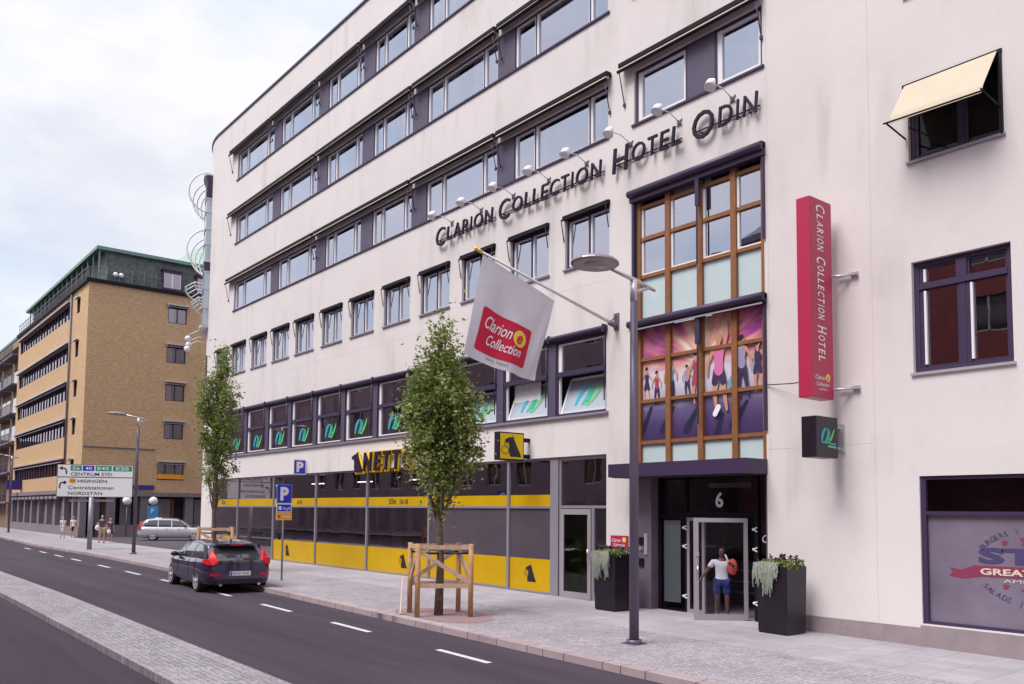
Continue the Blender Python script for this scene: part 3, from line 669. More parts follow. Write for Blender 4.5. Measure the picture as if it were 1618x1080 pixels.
def stage_mat():
    m = bpy.data.materials.new('p_stage'); m.use_nodes = True; t = m.node_tree; p = t.nodes['Principled BSDF']; p.inputs['Roughness'].default_value = .35
    tc = nn(t, 'ShaderNodeTexCoord'); sp = nn(t, 'ShaderNodeSeparateXYZ'); t.links.new(tc.outputs['Object'], sp.inputs[0])
    def M2(op, a, b=None):
        n = nn(t, 'ShaderNodeMath', operation=op)
        for i, v in enumerate((a, b)):
            if v is None: continue
            if isinstance(v, (int, float)): n.inputs[i].default_value = v
            else: t.links.new(v, n.inputs[i])
        return n.outputs[0]
    dx = M2('SUBTRACT', sp.outputs['X'], 16.55); dz = M2('SUBTRACT', sp.outputs['Z'], 6.1)
    an = M2('ARCTAN2', dz, dx); r2 = M2('SQRT', M2('ADD', M2('MULTIPLY', dx, dx), M2('MULTIPLY', dz, dz)))
    cb = nn(t, 'ShaderNodeCombineXYZ'); t.links.new(M2('MULTIPLY', an, 1.5), cb.inputs[0]); t.links.new(M2('MULTIPLY', r2, .25), cb.inputs[1])
    no = nn(t, 'ShaderNodeTexNoise'); no.inputs['Scale'].default_value = 2.3; no.inputs['Detail'].default_value = 3; t.links.new(cb.outputs[0], no.inputs[0])
    v = M2('ADD', no.outputs['Fac'], M2('SUBTRACT', .30, M2('MULTIPLY', r2, .15)))
    rp = nn(t, 'ShaderNodeValToRGB'); e = rp.color_ramp.elements; e[0].position = .28; e[0].color = (.015, .008, .05, 1); e[1].position = .86; e[1].color = (.85, .78, .75, 1)
    for q, c in ((.38, (.10, .02, .16, 1)), (.48, (.36, .05, .30, 1)), (.58, (.60, .20, .28, 1)), (.70, (.72, .42, .30, 1))): k = e.new(q); k.color = c
    t.links.new(v, rp.inputs[0])
    # pale wall behind the class and the dark glossy floor
    r4 = nn(t, 'ShaderNodeValToRGB'); e = r4.color_ramp.elements; e[0].position = .0; e[0].color = (.05, .03, .10, 1); e[1].position = .62; e[1].color = (.60, .57, .66, 1)
    for q, c in ((.18, (.07, .045, .14, 1)), (.36, (.13, .10, .22, 1)), (.48, (.42, .38, .50, 1))): k = e.new(q); k.color = c
    n2_ = nn(t, 'ShaderNodeTexNoise'); n2_.inputs['Scale'].default_value = 1.6; n2_.inputs['Detail'].default_value = 4; t.links.new(tc.outputs['Object'], n2_.inputs[0])
    zz = M2('ADD', M2('MULTIPLY', M2('SUBTRACT', sp.outputs['Z'], 4.25), .42), M2('MULTIPLY', M2('SUBTRACT', n2_.outputs['Fac'], .5), .22)); t.links.new(zz, r4.inputs[0])
    mk = nn(t, 'ShaderNodeMapRange'); mk.inputs['From Min'].default_value = 5.95; mk.inputs['From Max'].default_value = 6.25; t.links.new(M2('ADD', sp.outputs['Z'], M2('MULTIPLY', M2('SUBTRACT', n2_.outputs['Fac'], .5), .5)), mk.inputs[0])
    mx = nn(t, 'ShaderNodeMix', data_type='RGBA'); t.links.new(mk.outputs[0], mx.inputs[0]); t.links.new(r4.outputs[0], mx.inputs[6]); t.links.new(rp.outputs[0], mx.inputs[7])
    t.links.new(mx.outputs[2], p.inputs['Base Color']); MT['p_stage'] = m
stage_mat(); PM.append('p_stage')
pp([(-15.55, 4.25), (-11.6, 4.25), (-11.6, 7.3), (-15.55, 7.3)], 'p_stage')
for n_, c in dict(p_skin=(.55, .26, .17), p_hot=(.62, .16, .36), p_blue=(.16, .30, .46), p_leg=(.04, .025, .08), p_red=(.36, .05, .09), p_lilac=(.30, .26, .40)).items(): MT[n_].node_tree.nodes['Principled BSDF'].inputs['Base Color'].default_value = (*c, 1)
def limb(P, m):
    for (x0, z0, r0_), (x1, z1, r1_) in zip(P, P[1:]):
        L_ = math.hypot(x1-x0, z1-z0) or 1e-5; nx, nz = -(z1-z0)/L_, (x1-x0)/L_; a0 = math.atan2(nz, nx)
        pp([(x0+r0_*math.cos(a0+math.pi*k_/5), z0+r0_*math.sin(a0+math.pi*k_/5)) for k_ in range(6)]+[(x1+r1_*math.cos(a0+math.pi+math.pi*k_/5), z1+r1_*math.sin(a0+math.pi+math.pi*k_/5)) for k_ in range(6)], m)
def fig(cx, z0, h, shirt, legs, pose=0, hair='black', shorts=None):
    u = h/7.5; X = lambda a: cx+a*u; Z = lambda b: z0+b*u
    limb([(X(-.3), Z(.15), .12*u), (X(-.5), Z(1.9), .26*u), (X(-.25), Z(3.7), .40*u)], legs); limb([(X(.9 if pose else .45), Z(.2), .12*u), (X(.6), Z(1.9), .26*u), (X(.3), Z(3.7), .40*u)], legs)
    if shorts: limb([(X(-.45), Z(2.9), .38*u), (X(-.2), Z(3.9), .45*u)], shorts); limb([(X(.5), Z(2.9), .38*u), (X(.2), Z(3.9), .45*u)], shorts)
    limb([(X(0), Z(4.0), .52*u), (X(0), Z(4.9), .48*u), (X(.02), Z(5.8), .62*u)], shirt)
    limb([(X(0), Z(6.1), .2*u), (X(0), Z(6.8), .22*u)], 'p_skin'); limb([(X(.02), Z(6.95), .38*u), (X(.02), Z(7.1), .36*u)], 'p_skin'); limb([(X(.0), Z(7.25), .36*u), (X(-.15), Z(7.15), .34*u)], hair)
    if pose == 2: limb([(X(.6), Z(6.0), .2*u), (X(.95), Z(7.3), .17*u), (X(.85), Z(8.8), .12*u)], 'p_skin')
    else: limb([(X(.6), Z(5.9), .2*u), (X(1.25), Z(4.9), .16*u), (X(.9 if pose else 1.3), Z(3.8 if not pose else 5.4), .11*u)], 'p_skin')
    limb([(X(-.6), Z(5.9), .2*u), (X(-1.25), Z(4.9), .16*u), (X(-1.35), Z(3.7), .11*u)], 'p_skin')
for cx, z_, w_ in ((-15.2, 5.15, .3), (-14.45, 5.1, .34), (-13.65, 5.05, .36), (-12.9, 4.8, .2), (-12.2, 5.05, .4)): limb([(cx, z_, .05), (cx-w_, z_-.55, .12)], 'p_night')
fig(-15.35, 5.3, .95, 'p_leg', 'p_skin', 1, shorts='p_leg'); fig(-15.0, 5.22, .9, 'p_red', 'p_leg', 0); fig(-14.52, 5.2, 1.2, 'p_blue', 'p_leg', 0); fig(-13.98, 5.35, .8, 'p_lilac', 'p_leg', 1); fig(-13.68, 5.12, 1.35, 'p_red', 'p_skin', 1, shorts='p_red')
fig(-12.98, 4.85, 1.95, 'p_hot', 'p_skin', 2, 'p_skin', shorts='p_leg'); fig(-12.3, 5.15, 1.5, 'p_lilac', 'p_leg', 1); fig(-11.85, 5.25, 1.2, 'p_leg', 'p_skin', 1, shorts='p_leg')
limb([(-12.62, 5.5, .10), (-12.5, 5.75, .06)], 'p_blue'); limb([(-13.08, 4.82, .07), (-12.98, 4.98, .07)], 'white')
po.build('poster', PM, fo, recalc=False)
# canopy
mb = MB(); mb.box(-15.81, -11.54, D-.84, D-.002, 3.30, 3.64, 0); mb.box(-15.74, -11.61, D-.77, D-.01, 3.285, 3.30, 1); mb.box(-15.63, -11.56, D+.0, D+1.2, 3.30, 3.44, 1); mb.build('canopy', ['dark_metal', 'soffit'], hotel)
# entrance
yb = D+.30
mb = MB(); mb.box(-15.63, -15.10, D+.03, D+.5, -.4, 3.3); mb.build('entrance_pier', 'tile_grey', hotel)
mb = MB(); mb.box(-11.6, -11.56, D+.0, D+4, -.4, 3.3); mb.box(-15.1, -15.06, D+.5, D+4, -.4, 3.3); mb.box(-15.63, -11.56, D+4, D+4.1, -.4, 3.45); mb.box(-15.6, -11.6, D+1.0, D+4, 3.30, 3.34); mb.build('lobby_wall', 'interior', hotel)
mb = MB(); mb.box(-13.4, -12.9, D+2.4, D+2.45, 1.4, 2.2, 0); mb.box(-15.0, -13.0, D+3.0, D+3.6, -.1, 1.1, 1); mb.box(-12.6, -11.9, D+3.2, D+3.6, .3, .9, 2)
for k_ in range(3): mb.box(-14.9, -13.1, D+2.98, D+3.0, .2+.3*k_, .25+.3*k_, 3)
mb.build('reception_desk', ['cloth_mauve', 'tile_grey', 'wood_brown', 'light_alu'], hotel)
f = MB(); gb = gz(-14)-.1
for a, b in ((-15.10, -15.02), (-14.22, -14.14), (-12.14, -12.02), (-11.64, -11.58)): f.box(a, b, yb, yb+.1, gb, 3.3)
f.box(-15.02, -14.22, yb+.003, yb+.1, 2.25, 2.35); f.box(-14.14, -12.14, yb+.003, yb+.1, 2.30, 2.42); f.box(-15.02, -14.22, yb+.003, yb+.1, gb, .02+gb+.12)
fo = f.build('entrance_frame', 'black_metal', hotel)
p = MB()
for a, b, c, d in ((-15.02, -14.22, 2.35, 3.3), (-14.14, -12.14, 2.42, 3.3), (-12.02, -11.64, gb, 3.3), (-15.02, -14.22, .05, 2.25)): p.quad([(a, yb+.05, c), (b, yb+.05, c), (b, yb+.05, d), (a, yb+.05, d)])
p.build('pane', 'glass_door', fo)
t = MB(); t.text('6', lambda u, w, d: (-13.28+u, yb+.03, 2.55+w), .5, 0, bold=.012); t.build('house_number', 'white', fo)
t = MB(); t.box(-13.6, -12.35, yb+.2, yb+.23, 3.02, 3.14); t.build('lintel_lamp', 'stone_pier', fo)
t = MB(); t.text('C', lambda u, w, d: (-11.97+u, yb+.04, 1.72+w), .26, 0, shear=.2); t.build('sticker', 'white', fo)
p = MB(); p.quad([(-15.0, yb+.12, .1), (-14.45, yb+.12, .1), (-14.45, yb+.12, 2.2), (-15.0, yb+.12, 2.2)]); p.build('blind', 'frosted', fo)
# fixed side light and the leaf standing open
f = MB(); z0 = gz(-14)-.0; zt = 2.28
f.box(-14.13, -14.05, yb-.02, yb+.05, z0, zt); f.box(-13.66, -13.58, yb-.02, yb+.05, z0, zt); f.box(-14.05, -13.66, yb-.018, yb+.05, zt-.08, zt); f.box(-14.05, -13.66, yb-.018, yb+.05, z0, z0+.1)
do = f.build('door_side_light', 'door_alu', hotel); p = MB(); p.quad([(-14.05, yb, z0+.1), (-13.66, yb, z0+.1), (-13.66, yb, zt-.08), (-14.05, yb, zt-.08)]); p.build('pane', 'glass_door', do)
hx, hy = -12.30, yb-.03; ex, ey = -13.12, yb-1.0
def dl(t, z, o=0.0):
    dx, dy = ex-hx, ey-hy; L_ = math.hypot(dx, dy); return (hx+dx*t/L_-dy/L_*o, hy+dy*t/L_+dx/L_*o, z)
W_ = math.hypot(ex-hx, ey-hy)
f = MB(T=lambda t, o, z: dl(t, z, o))
f.box(0, .09, -.03, .03, z0, zt); f.box(W_-.11, W_, -.035, .035, z0-.03, zt); f.box(.09, W_-.11, -.03, .03, zt-.1, zt); f.box(.09, W_-.11, -.03, .03, z0-.02, z0+.13)
do = f.build('door', 'door_alu', hotel)
p = MB(T=lambda t, o, z: dl(t, z, o)); p.quad([(.09, 0, z0+.13), (W_-.11, 0, z0+.13), (W_-.11, 0, zt-.1), (.09, 0, zt-.1)]); p.build('pane', 'glass_door', do)
h = MB(T=lambda t, o, z: dl(t, z, o)); h.box(W_-.12, W_-.04, .036, .05, 1.38, 1.46); h.tube([(W_-.08, .08, .85), (W_-.08, .08, 1.15)], .014, 6); h.build('handle', 'chrome', do)
mb = MB()
for x in (-14.18, -12.08):
    for z in (2.02, 1.55, .3):
        for dz in (-.05, .05): mb.beam((x-.05, yb-.03, z), (x+.05, yb-.03, z+dz), .025, .025)
        mb.ball((x-.05, yb-.03, z), .035)
mb.build('hinge', 'white', fo)
mb = MB(); mb.box(-15.50, -15.36, D, D+.03, 1.55, 1.75, 0); mb.box(-15.52, -15.34, D-.02, D+.03, 1.0, 1.2, 0); mb.box(-15.32, -15.22, D, D+.03, 1.3, 1.85, 1); mb.box(-15.46, -15.40, D-.03, D+.03, 1.42, 1.5, 1); mb.build('intercom', ['black_metal', 'light_alu'], hotel)

# windows of the right-hand part
def win_right(a, b, s, h, style, seed):
    if style == 'big':
        
        fo = window('window', a, b, s+.03, h, mull=((a+b)/2,), fw=.10, sashw=.045, seed=seed, gm='glass_low', im='dark_metal', curtains=False, fy=.10)
        m = MB(); m.box(a+.1, b-.1, D+.085, D+.22, h-.56, h-.44); m.box((a+b)/2-.10, (a+b)/2+.10, D+.082, D+.2, h-.44, h-.1); m.build('transom', 'dark_metal', fo)
        m = MB()
        for x0 in (a+.19, (a+b)/2+.15): m.box(x0, x0+.045, D+.10, D+.16, s+.2, h-.60)
        m.box(a+.19, a+.235, D+.10, D+.16, h-.42, h-.16); m.build('inner_frame', 'white_frame', fo)
    else: fo = window('window', a, b, s+.03, h, mull=((a+b)/2+.1,), fw=.08, sashw=.04, seed=seed, gm='glass_door', im='dark_metal', fy=.10, curtains=False)
    mb = MB(); mb.box(a-.04, b+.04, D-.05, D+.12, s-.02, s+.035); mb.build('sill', 'light_alu' if style == 'big' else 'grey_alu', hotel)
win_right(-8.13, -6.28, 5.18, 7.46, 'big', 1); win_right(-8.13, -6.34, 9.5, 11.14, 's', 2); win_right(-8.13, -6.34, 13.0, 14.6, 's', 3); win_right(-8.13, -6.34, 16.6, 18.2, 's', 5); win_right(-8.13, -6.34, 20.1, 21.7, 's', 6)
win_right(-2.2, -.3, 5.18, 7.46, 'big', 4); win_right(-2.2, -.3, 9.5, 11.14, 's', 8)
mb = MB()
mb.box(-8.22, -6.32, D-.04, D+.02, 11.10, 11.16, 0); mb.box(-6.37, -6.33, D-.05, D+.1, 9.5, 11.1, 0)
pA, pB = (-8.17, D-.04, 11.13), (-6.40, D-.04, 11.13); qA, qB = (-8.17, D-.77, 10.17), (-6.40, D-.80, 10.13)
n = 10
for i in range(n):
    for (s0, s1) in ((0, .85), (.85, 1.0)):
        def pt(k, s_): a = Vector(pA).lerp(Vector(pB), k); c = Vector(qA).lerp(Vector(qB), k); v = a.lerp(c, s_); v.z -= .03*math.sin(math.pi*s_)+(.05 if s_ == 1 else 0); v.y += .03 if s_ == 1 else 0; return tuple(v)
        mb.quad([pt(i/n, s0), pt((i+1)/n, s0), pt((i+1)/n, s1), pt(i/n, s1)], 1)
aw = mb.build('awning', ['black_metal', 'awning_cloth'], hotel, recalc=False)
mb = MB(); mb.tube([(-8.25, D-.77, 10.15), (-6.38, D-.80, 10.10)], .02, 6)
for x, yy in ((-8.2, D-.77), (-6.4, D-.8)): mb.tube([(x, yy, 10.15), (x+.03, D-.02, 10.02)], .018, 6)
mb.tube([(-7.9, D-.45, 10.05), (-7.35, D-.05, 9.65)], .015, 5); mb.build('arm', 'black_metal', aw)
# shop window right
f = MB(); a, b, s, h = -8.07, -3.4, .28, 3.16; y = D+.04
f.box(a, a+.10, y, y+.14, s, h); f.box(b-.1, b, y, y+.14, s, h); f.box(a+.1, b-.1, y+.003, y+.14, h-.07, h); f.box(a+.1, b-.1, y+.003, y+.14, s, s+.06); f.box(a+.1, b-.1, y, y+.14, 2.40, 2.47)
fo = f.build('shop_window', 'dark_metal', hotel)
mat('film', (.17, .14, .19), .18, var=.2, vs=.8)
p = MB(); p.quad([(a+.1, y+.08, 2.47), (b-.1, y+.08, 2.47), (b-.1, y+.08, h-.07), (a+.1, y+.08, h-.07)]); p.build('pane', 'glass_door', fo)
p = MB(); p.quad([(a+.1, y+.08, s+.06), (b-.1, y+.08, s+.06), (b-.1, y+.08, 2.4), (a+.1, y+.08, 2.4)]); p.build('frosted_pane', 'film', fo)
mat('print_red', (.22, .03, .075), .5); mat('print_violet', (.060, .045, .13), .5)
t = MB(); ly = y+.072; cx = -5.72
def st(cx_, cz, r):
    t.prism([(cx_+r*(1 if i % 2 == 0 else .42)*math.sin(math.pi*i/5), cz+r*(1 if i % 2 == 0 else .42)*math.cos(math.pi*i/5)) for i in range(10)], lambda a_, b_, d: (a_, ly, b_), 0)
for k_ in (-1, 1):
    st(cx+k_*.86, 1.90, .075); st(cx+k_*.86, 1.10, .075); st(cx+k_*.5, 1.95, .12); st(cx+k_*.5, 1.03, .12)
st(cx, 1.98, .15); st(cx, .98, .15)
t.text('STARS', lambda u, w, d: (cx-1.33+u, ly, 1.50+w), .4, 1, fit=2.66, bold=.02, fith=.30)
t.prism([(cx-1.42, 1.26), (cx+1.42, 1.26), (cx+1.42, 1.46), (cx-1.42, 1.46)], lambda a_, b_, d: (a_, ly+.002, b_), 0)
for k_ in (-1, 1): t.prism([(cx+k_*1.42, 1.45), (cx+k_*1.65, 1.36), (cx+k_*1.86, 1.40), (cx+k_*1.80, 1.32), (cx+k_*1.87, 1.24), (cx+k_*1.6, 1.20), (cx+k_*1.30, 1.26)], lambda a_, b_, d: (a_, ly+.003, b_), 0)
def arctext(s_, r, a0, a1, cz, flip, size):
    for i, ch in enumerate(s_):
        if ch == ' ': continue
        an = R_(a0+(a1-a0)*i/(len(s_)-1)); px_, pz_ = cx+r*1.28*math.sin(an), cz+r*.62*math.cos(an)*(-1 if flip else 1)
        ro = -an*.75*(-1 if flip else 1)
        t.text(ch, lambda u, w, d: (px_+u*math.cos(ro)-w*math.sin(ro), ly, pz_+u*math.sin(ro)+w*math.cos(ro)), size, 1)
arctext('BURGERS | MILKSHAKES | STEAKS', 1.05, -68, 68, 1.5, False, .14); arctext('SALADS | PANCAKES | FRIES', 1.08, -66, 66, 1.36, True, .14)
t.build('decal', ['print_red', 'print_violet'], fo)
t = MB(); t.text('GREAT FUN IS HERE', lambda u, w, d: (cx-1.30+u, ly-.003, 1.30+w), .16, 0, fit=2.6, bold=.005); t.text('AMERICAN DINER', lambda u, w, d: (cx-.9+u, ly, 1.17+w), .09, 0, fit=1.8)
t.build('decal', 'cream_cloth', fo)
# curved corner glazing
mb = MB(); gl = MB(); na = 14; rr = CR+.30
zl = [gza, 13.9, 15.0, 16.0, 16.6, 17.6, 18.5, 19.5, 20.3, gzb]
for i in range(na):
    a, b = g0+(g1-g0)*i/na, g0+(g1-g0)*(i+1)/na
    (xa, ya), (xb, yb2) = cyl(a, rr), cyl(b, rr)
    for z0, z1 in zip(zl, zl[1:]): gl.quad([(xa, ya, z0+.03), (xb, yb2, z0+.03), (xb, yb2, z1-.03), (xa, ya, z1-.03)], 1 if z0 in (16.0, 20.3) else 0, True)
    (xc, yc), (xd, yd) = cyl(a, CR+.33), cyl(b, CR+.33)
    for z in zl: mb.beam((xc, yc, z), (xd, yd, z), .04, .05)
    if i % 4 == 3: mb.box(xc-.02, xc+.02, yc-.02, yc+.02, gza, gzb)
for z in (gza, gzb):
    mb.prism([cyl(g0+(g1-g0)*i/na, CR+.45) for i in range(na+1)]+[cyl(g1-(g1-g0)*i/na, CR-.3) for i in range(na+1)], lambda a_, b_, d: (a_, b_, z-.05+d), 1, .12)
for aa in (g0, g1): (xa, ya), (xb, yb2) = cyl(aa, CR-.05), cyl(aa, CR+.31); [(gl.quad([(xa, ya, z0), (xb, yb2, z0), (xb, yb2, z1), (xa, ya, z1)], 1 if z0 in (16.0, 20.3) else 0), mb.beam((xa, ya, z0), (xb, yb2, z0), .05, .07)) for z0, z1 in zip(zl, zl[1:])]
fo = mb.build('corner_window', ['light_alu', 'white_frame'], hotel); mat('glass_blue', (.42, .50, .56), .10, spec=.8, coat=1); gl.build('pane', ['glass_blue', 'dark_metal'], fo, recalc=False)
mb = MB()
for zc in (20.95, 17.5):
    for a in (19, 33, 39, 44):
        a = R_(a); pts = []
        for k_ in range(15):
            t_ = R_(-95+190*k_/14); rad = CR-.1+1.35*math.cos(t_); pts.append((*cyl(a, rad), zc+1.25*math.sin(t_)))
        mb.tube(pts, .05, 6)
mb.build('sunshade_hoops', 'white_frame', hotel)
mb = MB()
for z, ext in ((15.05, 1.25), (14.2, .9)):
    ar = [R_(14+i*7) for i in range(5)]
    mb.tube([(*cyl(a, CR+ext), z) for a in ar], .05, 6); mb.tube([(*cyl(a, CR+ext*.6), z+.35) for a in ar], .04, 6)
    for a in ar: mb.tube([(*cyl(a, CR+ext), z), (*cyl(a, CR+ext*.6), z+.35), (*cyl(a, CR-.05), z+.2)], .035, 5)
mb.build('sunshade_slats', 'white_frame', hotel)
mb = MB()
for a, z in ((24, 12.3), (20, 11.6), (27, 12.0)):
    a = R_(a); mb.tube([(*cyl(a, CR), z+.4), (*cyl(a, CR+.5), z+.5), (*cyl(a, CR+1.0), z+.25)], .02, 5); mb.ball((*cyl(a, CR+1.05), z), .18)
mb.build('corner_floodlight', 'white_frame', hotel)
mb = MB()
for a0, a1, z0, z1 in ((10, 24, 9.5, 11.1), (32, 46, 9.5, 11.1)):
    for i in range(4):
        a, b = R_(a0+(a1-a0)*i/4), R_(a0+(a1-a0)*(i+1)/4); mb.quad([(*cyl(a, CR+.012), z0), (*cyl(b, CR+.012), z0), (*cyl(b, CR+.012), z1), (*cyl(a, CR+.012), z1)])
fo = mb.build('window', 'black_metal', hotel, recalc=False)

# ------------------------------------------------------------------ signs on the hotel
let = thing('hotel_lettering', (-18.4, D, 11.8), 'long line of dark raised capital letters on the white facade under the lower window band', 'sign')
def fx(x0, z0, yy): return lambda u, w, d: (x0+u, yy-d, z0+w)
def word(w, x0, x1, z0, big, small):
    # first letter tall, the rest small capitals; each letter a mesh of its own
    adv = {'I': .42, 'L': .80, 'E': .85, 'T': .85, 'C': 1.05, 'O': 1.25, 'N': 1.12, 'A': 1.08, 'R': .95, 'H': 1.12, 'D': 1.12}
    ws = [adv[c]*(big/small if i == 0 else 1) for i, c in enumerate(w)]; tot = sum(ws); x = x0
    for i, c in enumerate(w):
        hgt = big if i == 0 else small; zz = z0-(.10 if i == 0 else 0); wd = ws[i]/tot*(x1-x0)
        gw = wd*(.80 if c != 'I' else .38); m = MB(); m.text(c, fx(x+(wd-gw)/2, zz, D-.10), 1, 0, .06, fit=gw, fith=hgt, bold=.0, shear=.1)
        m.box(x+wd*.35, x+wd*.35+.03, D-.10, D-.003, z0+.08, z0+.11); m.build('letter', 'ink', let); x += wd
word('CLARION', -25.15, -21.72, 11.86, .66, .48); word('COLLECTION', -21.52, -16.72, 11.86, .66, .48); word('HOTEL', -16.42, -13.88, 11.86, .70, .50); word('ODIN', -13.62, -11.55, 11.84, .70, .50)
mb = MB()
for a, b in ((-25.1, -21.75), (-21.45, -16.75), (-16.35, -13.95), (-13.55, -11.6)): mb.box(a, b, D-.055, D-.03, 12.0, 12.03); 
mb.build('rail', 'ink', let)
# small floodlights on arms over the lettering
base = [-24.27, -22.57, -20.86, -19.15, -17.50, -15.77, -14.06, -12.40]
words = ['leftmost of the eight over the dark raised lettering', 'second from the left over the dark raised lettering', 'third from the left over the dark raised lettering', 'fourth from the left over the dark raised lettering', 'fifth from the left over the dark raised lettering', 'third from the right over the raised lettering', 'second from the right over the raised lettering', 'rightmost of the eight over the raised lettering']
def flood(x, lab):
    t = thing('floodlight', (x, D, 12.47), lab, 'floodlight', 'small floodlights over the hotel lettering')
    m = MB(); m.tube([(x, D, 12.47), (x, D-.4, 12.62), (x, D-.80, 12.60)], .013, 5); m.build('arm', 'light_alu', t)
    m = MB(); m.tube([(x, D-.74, 12.72), (x, D-.84, 12.62), (x, D-.90, 12.48)], [.04, .11, .15], 12); m.build('lamp_head', 'white', t)
    m = MB(); m.tube([(x, D-.001, 12.47), (x, D-.05, 12.47)], .06, 8)
    for k_ in range(4): a = math.pi/4+k_*math.pi/2; m.beam((x, D-.02, 12.47), (x+.12*math.cos(a), D-.02, 12.47+.12*math.sin(a)), .02, .02)
    m.build('bracket', 'tile_grey', t); return t
fl0 = flood(base[0], 'small white floodlight on a thin arm, '+words[0])
for x, w in zip(base[1:], words[1:]):
    c = copy_tree(fl0); c.location.x = x; c['label'] = 'small white floodlight on a thin arm, '+w

# red blade sign
bs = thing('blade_sign', (-9.85, 16.2, 4.8), 'tall red vertical blade sign with white letters running downwards, right of the stair window', 'sign')
mb = MB(); mb.box(-10.0, -9.68, 15.76, 16.6, 4.80, 9.03); bo = mb.build('box', 'red_sign', bs)
md = bo.modifiers.new('b', 'BEVEL'); md.width = .02; md.segments = 2
mb = MB(); mb.text('CLARION COLLECTION HOTEL', lambda u, w, d: (-9.674, 16.02+w, 8.93-u), .36, 0, fit=3.42, shear=.15, bold=.008)
# taller initials drawn by small caps
mb2 = MB(); x = 8.94
def vword(w, z0, L_):
    ws = [1.45 if i == 0 else (.5 if c == 'I' else 1.0) for i, c in enumerate(w)]; tot = sum(ws); z = z0
    for i, c in enumerate(w):
        wd = ws[i]/tot*L_; hgt = .34 if i == 0 else .245; gw = wd*(.76 if c != 'I' else .4); zz = z-(wd-gw)/2; y0_ = 16.02-(.03 if i == 0 else 0)
        mb2.text(c, lambda u, v, d: (-9.674, y0_+v, zz-u), 1, 0, fit=gw, fith=hgt, bold=.01, shear=.12); z -= wd
vword('CLARION', 8.92, 1.02); vword('COLLECTION', 7.80, 1.36); vword('HOTEL', 6.34, .78)
mb2.build('lettering', 'white', bs)
mb = MB(); mb.text('Clarion', lambda u, w, d: (-9.673, 15.88+u, 5.18+w), .14, 0, shear=.3, fit=.38); mb.text('Collection', lambda u, w, d: (-9.673, 15.92+u, 5.05+w), .12, 0, shear=.3, fit=.48)
mb.text('HOTELS', lambda u, w, d: (-9.673, 16.02+u, 4.96+w), .06, 0, fit=.3); mb.prism([(16.36+.085*math.cos(i*.5), 5.24+.085*math.sin(i*.5)) for i in range(12)], lambda a, b, d: (-9.675, a, b), 1)
mb.text('e', lambda u, w, d: (-9.671, 16.30+u, 5.18+w), .19, 2, shear=.2); mb.build('emblem', ['white', 'gold', 'red_sign'], bs)
mb = MB()
for z in (7.45, 5.02): mb.tube([(-9.70, 16.58, z), (-9.35, D-.01, z+.02)], .03, 6); mb.box(-9.4, -9.25, D-.03, D-.002, z-.04, z+.08); mb.box(-9.7, -9.25, D-.10, D-.05, z, z+.045)
mb.build('bracket', 'light_alu', bs)
# black club sign
bs = thing('club_sign', (-9.8, 16.2, 3.55), 'small black box sign with green and blue logo under the red sign', 'sign')
mb = MB(); mb.box(-9.96, -9.61, 15.78, 16.6, 3.56, 4.41); bo = mb.build('box', 'planter_black', bs); md = bo.modifiers.new('b', 'BEVEL'); md.width = .015
mb = MB(); club_logo(mb, lambda u, w, d: (-9.604, 16.22+u*.42, 4.02+w*.42)); mb.quad([(-9.604, 15.95, 3.86), (-9.604, 16.5, 3.83), (-9.604, 16.5, 3.86), (-9.604, 15.95, 3.89)], 0)
mb.quad([(-9.604, 16.2, 3.78), (-9.604, 16.52, 3.76), (-9.604, 16.52, 3.80), (-9.604, 16.2, 3.82)], 2); mb.build('emblem', ['cyan', 'teal', 'lime'], bs)
mb = MB()
for z in (3.75, 4.2): mb.box(-9.8, -9.7, 16.6, D-.001, z, z+.06)
mb.box(-9.85, -9.62, 16.84, 16.897, 3.7, 4.3); mb.build('bracket', 'light_alu', bs)
# yellow dog sign
DOG = [(-.08, -.31), (.33, -.31), (.30, -.22), (.12, .10), (.06, .22), (.02, .33), (-.02, .26), (-.10, .27), (-.27, .20), (-.28, .11), (-.15, .10), (-.12, .0), (-.14, -.14)]
bs = thing('dog_sign', (-20, 16.2, 3.9), 'yellow box sign with a black terrier silhouette, projecting from the wall', 'sign')
mb = MB(); mb.box(-20.14, -19.90, 15.65, 16.6, 3.92, 4.76, 0); mb.box(-19.90, -19.885, 15.69, 16.56, 3.96, 4.72, 1); mb.build('box', ['ink', 'sign_yellow'], bs)
mb = MB(); mb.prism(DOG, lambda u, w, d: (-19.88, 16.14+u*1.02, 4.34+w*1.02)); mb.tube([(-19.88, 16.14-.28+.14*math.cos(R_(a)), 4.34-.12+.11*math.sin(R_(a))) for a in range(0, 361, 30)], .008, 4); mb.tube([(-19.88, 15.88+.05*math.cos(R_(a)), 4.35+.12*math.sin(R_(a))) for a in range(0, 181, 30)], .008, 4); mb.build('emblem', 'black', bs)
mb = MB()
for z in (4.0, 4.5): mb.box(-20.06, -19.96, 16.6, D-.001, z, z+.12)
mb.build('bracket', 'black_metal', bs)
# shop lettering
ls = thing('shop_lettering', (-28, D, 3.85), 'dark letters with yellow edges above the shop windows, partly behind the nearer tree', 'sign')
def shop_letter(poly=None, ch=None, x0=0, w=.7):
    m = MB()
    if ch:
        m.text(ch, lambda u, v, d: (x0-.07+u, D-.05-d, 3.86+v), 1, 1, .10, fit=w+.09, fith=.82, bold=.055, shear=.12)
        m.text(ch, lambda u, v, d: (x0+u, D-.152-d, 3.92+v), 1, 0, .06, fit=w, fith=.73, bold=.03, shear=.12)
    else:
        m.prism([(a*1.18-.03, b*1.14-.02) for a, b in poly], lambda u, v, d: (x0+u, D-.05-d, 4.28+v), 1, .10); m.prism(poly, lambda u, v, d: (x0+u, D-.152-d, 4.28+v), 0, .06)
    return m
shop_letter(poly=[(a*1.35, b*1.25) for a, b in DOG], x0=-30.45).build('dog_shape', ['ink', 'sign_yellow'], ls)
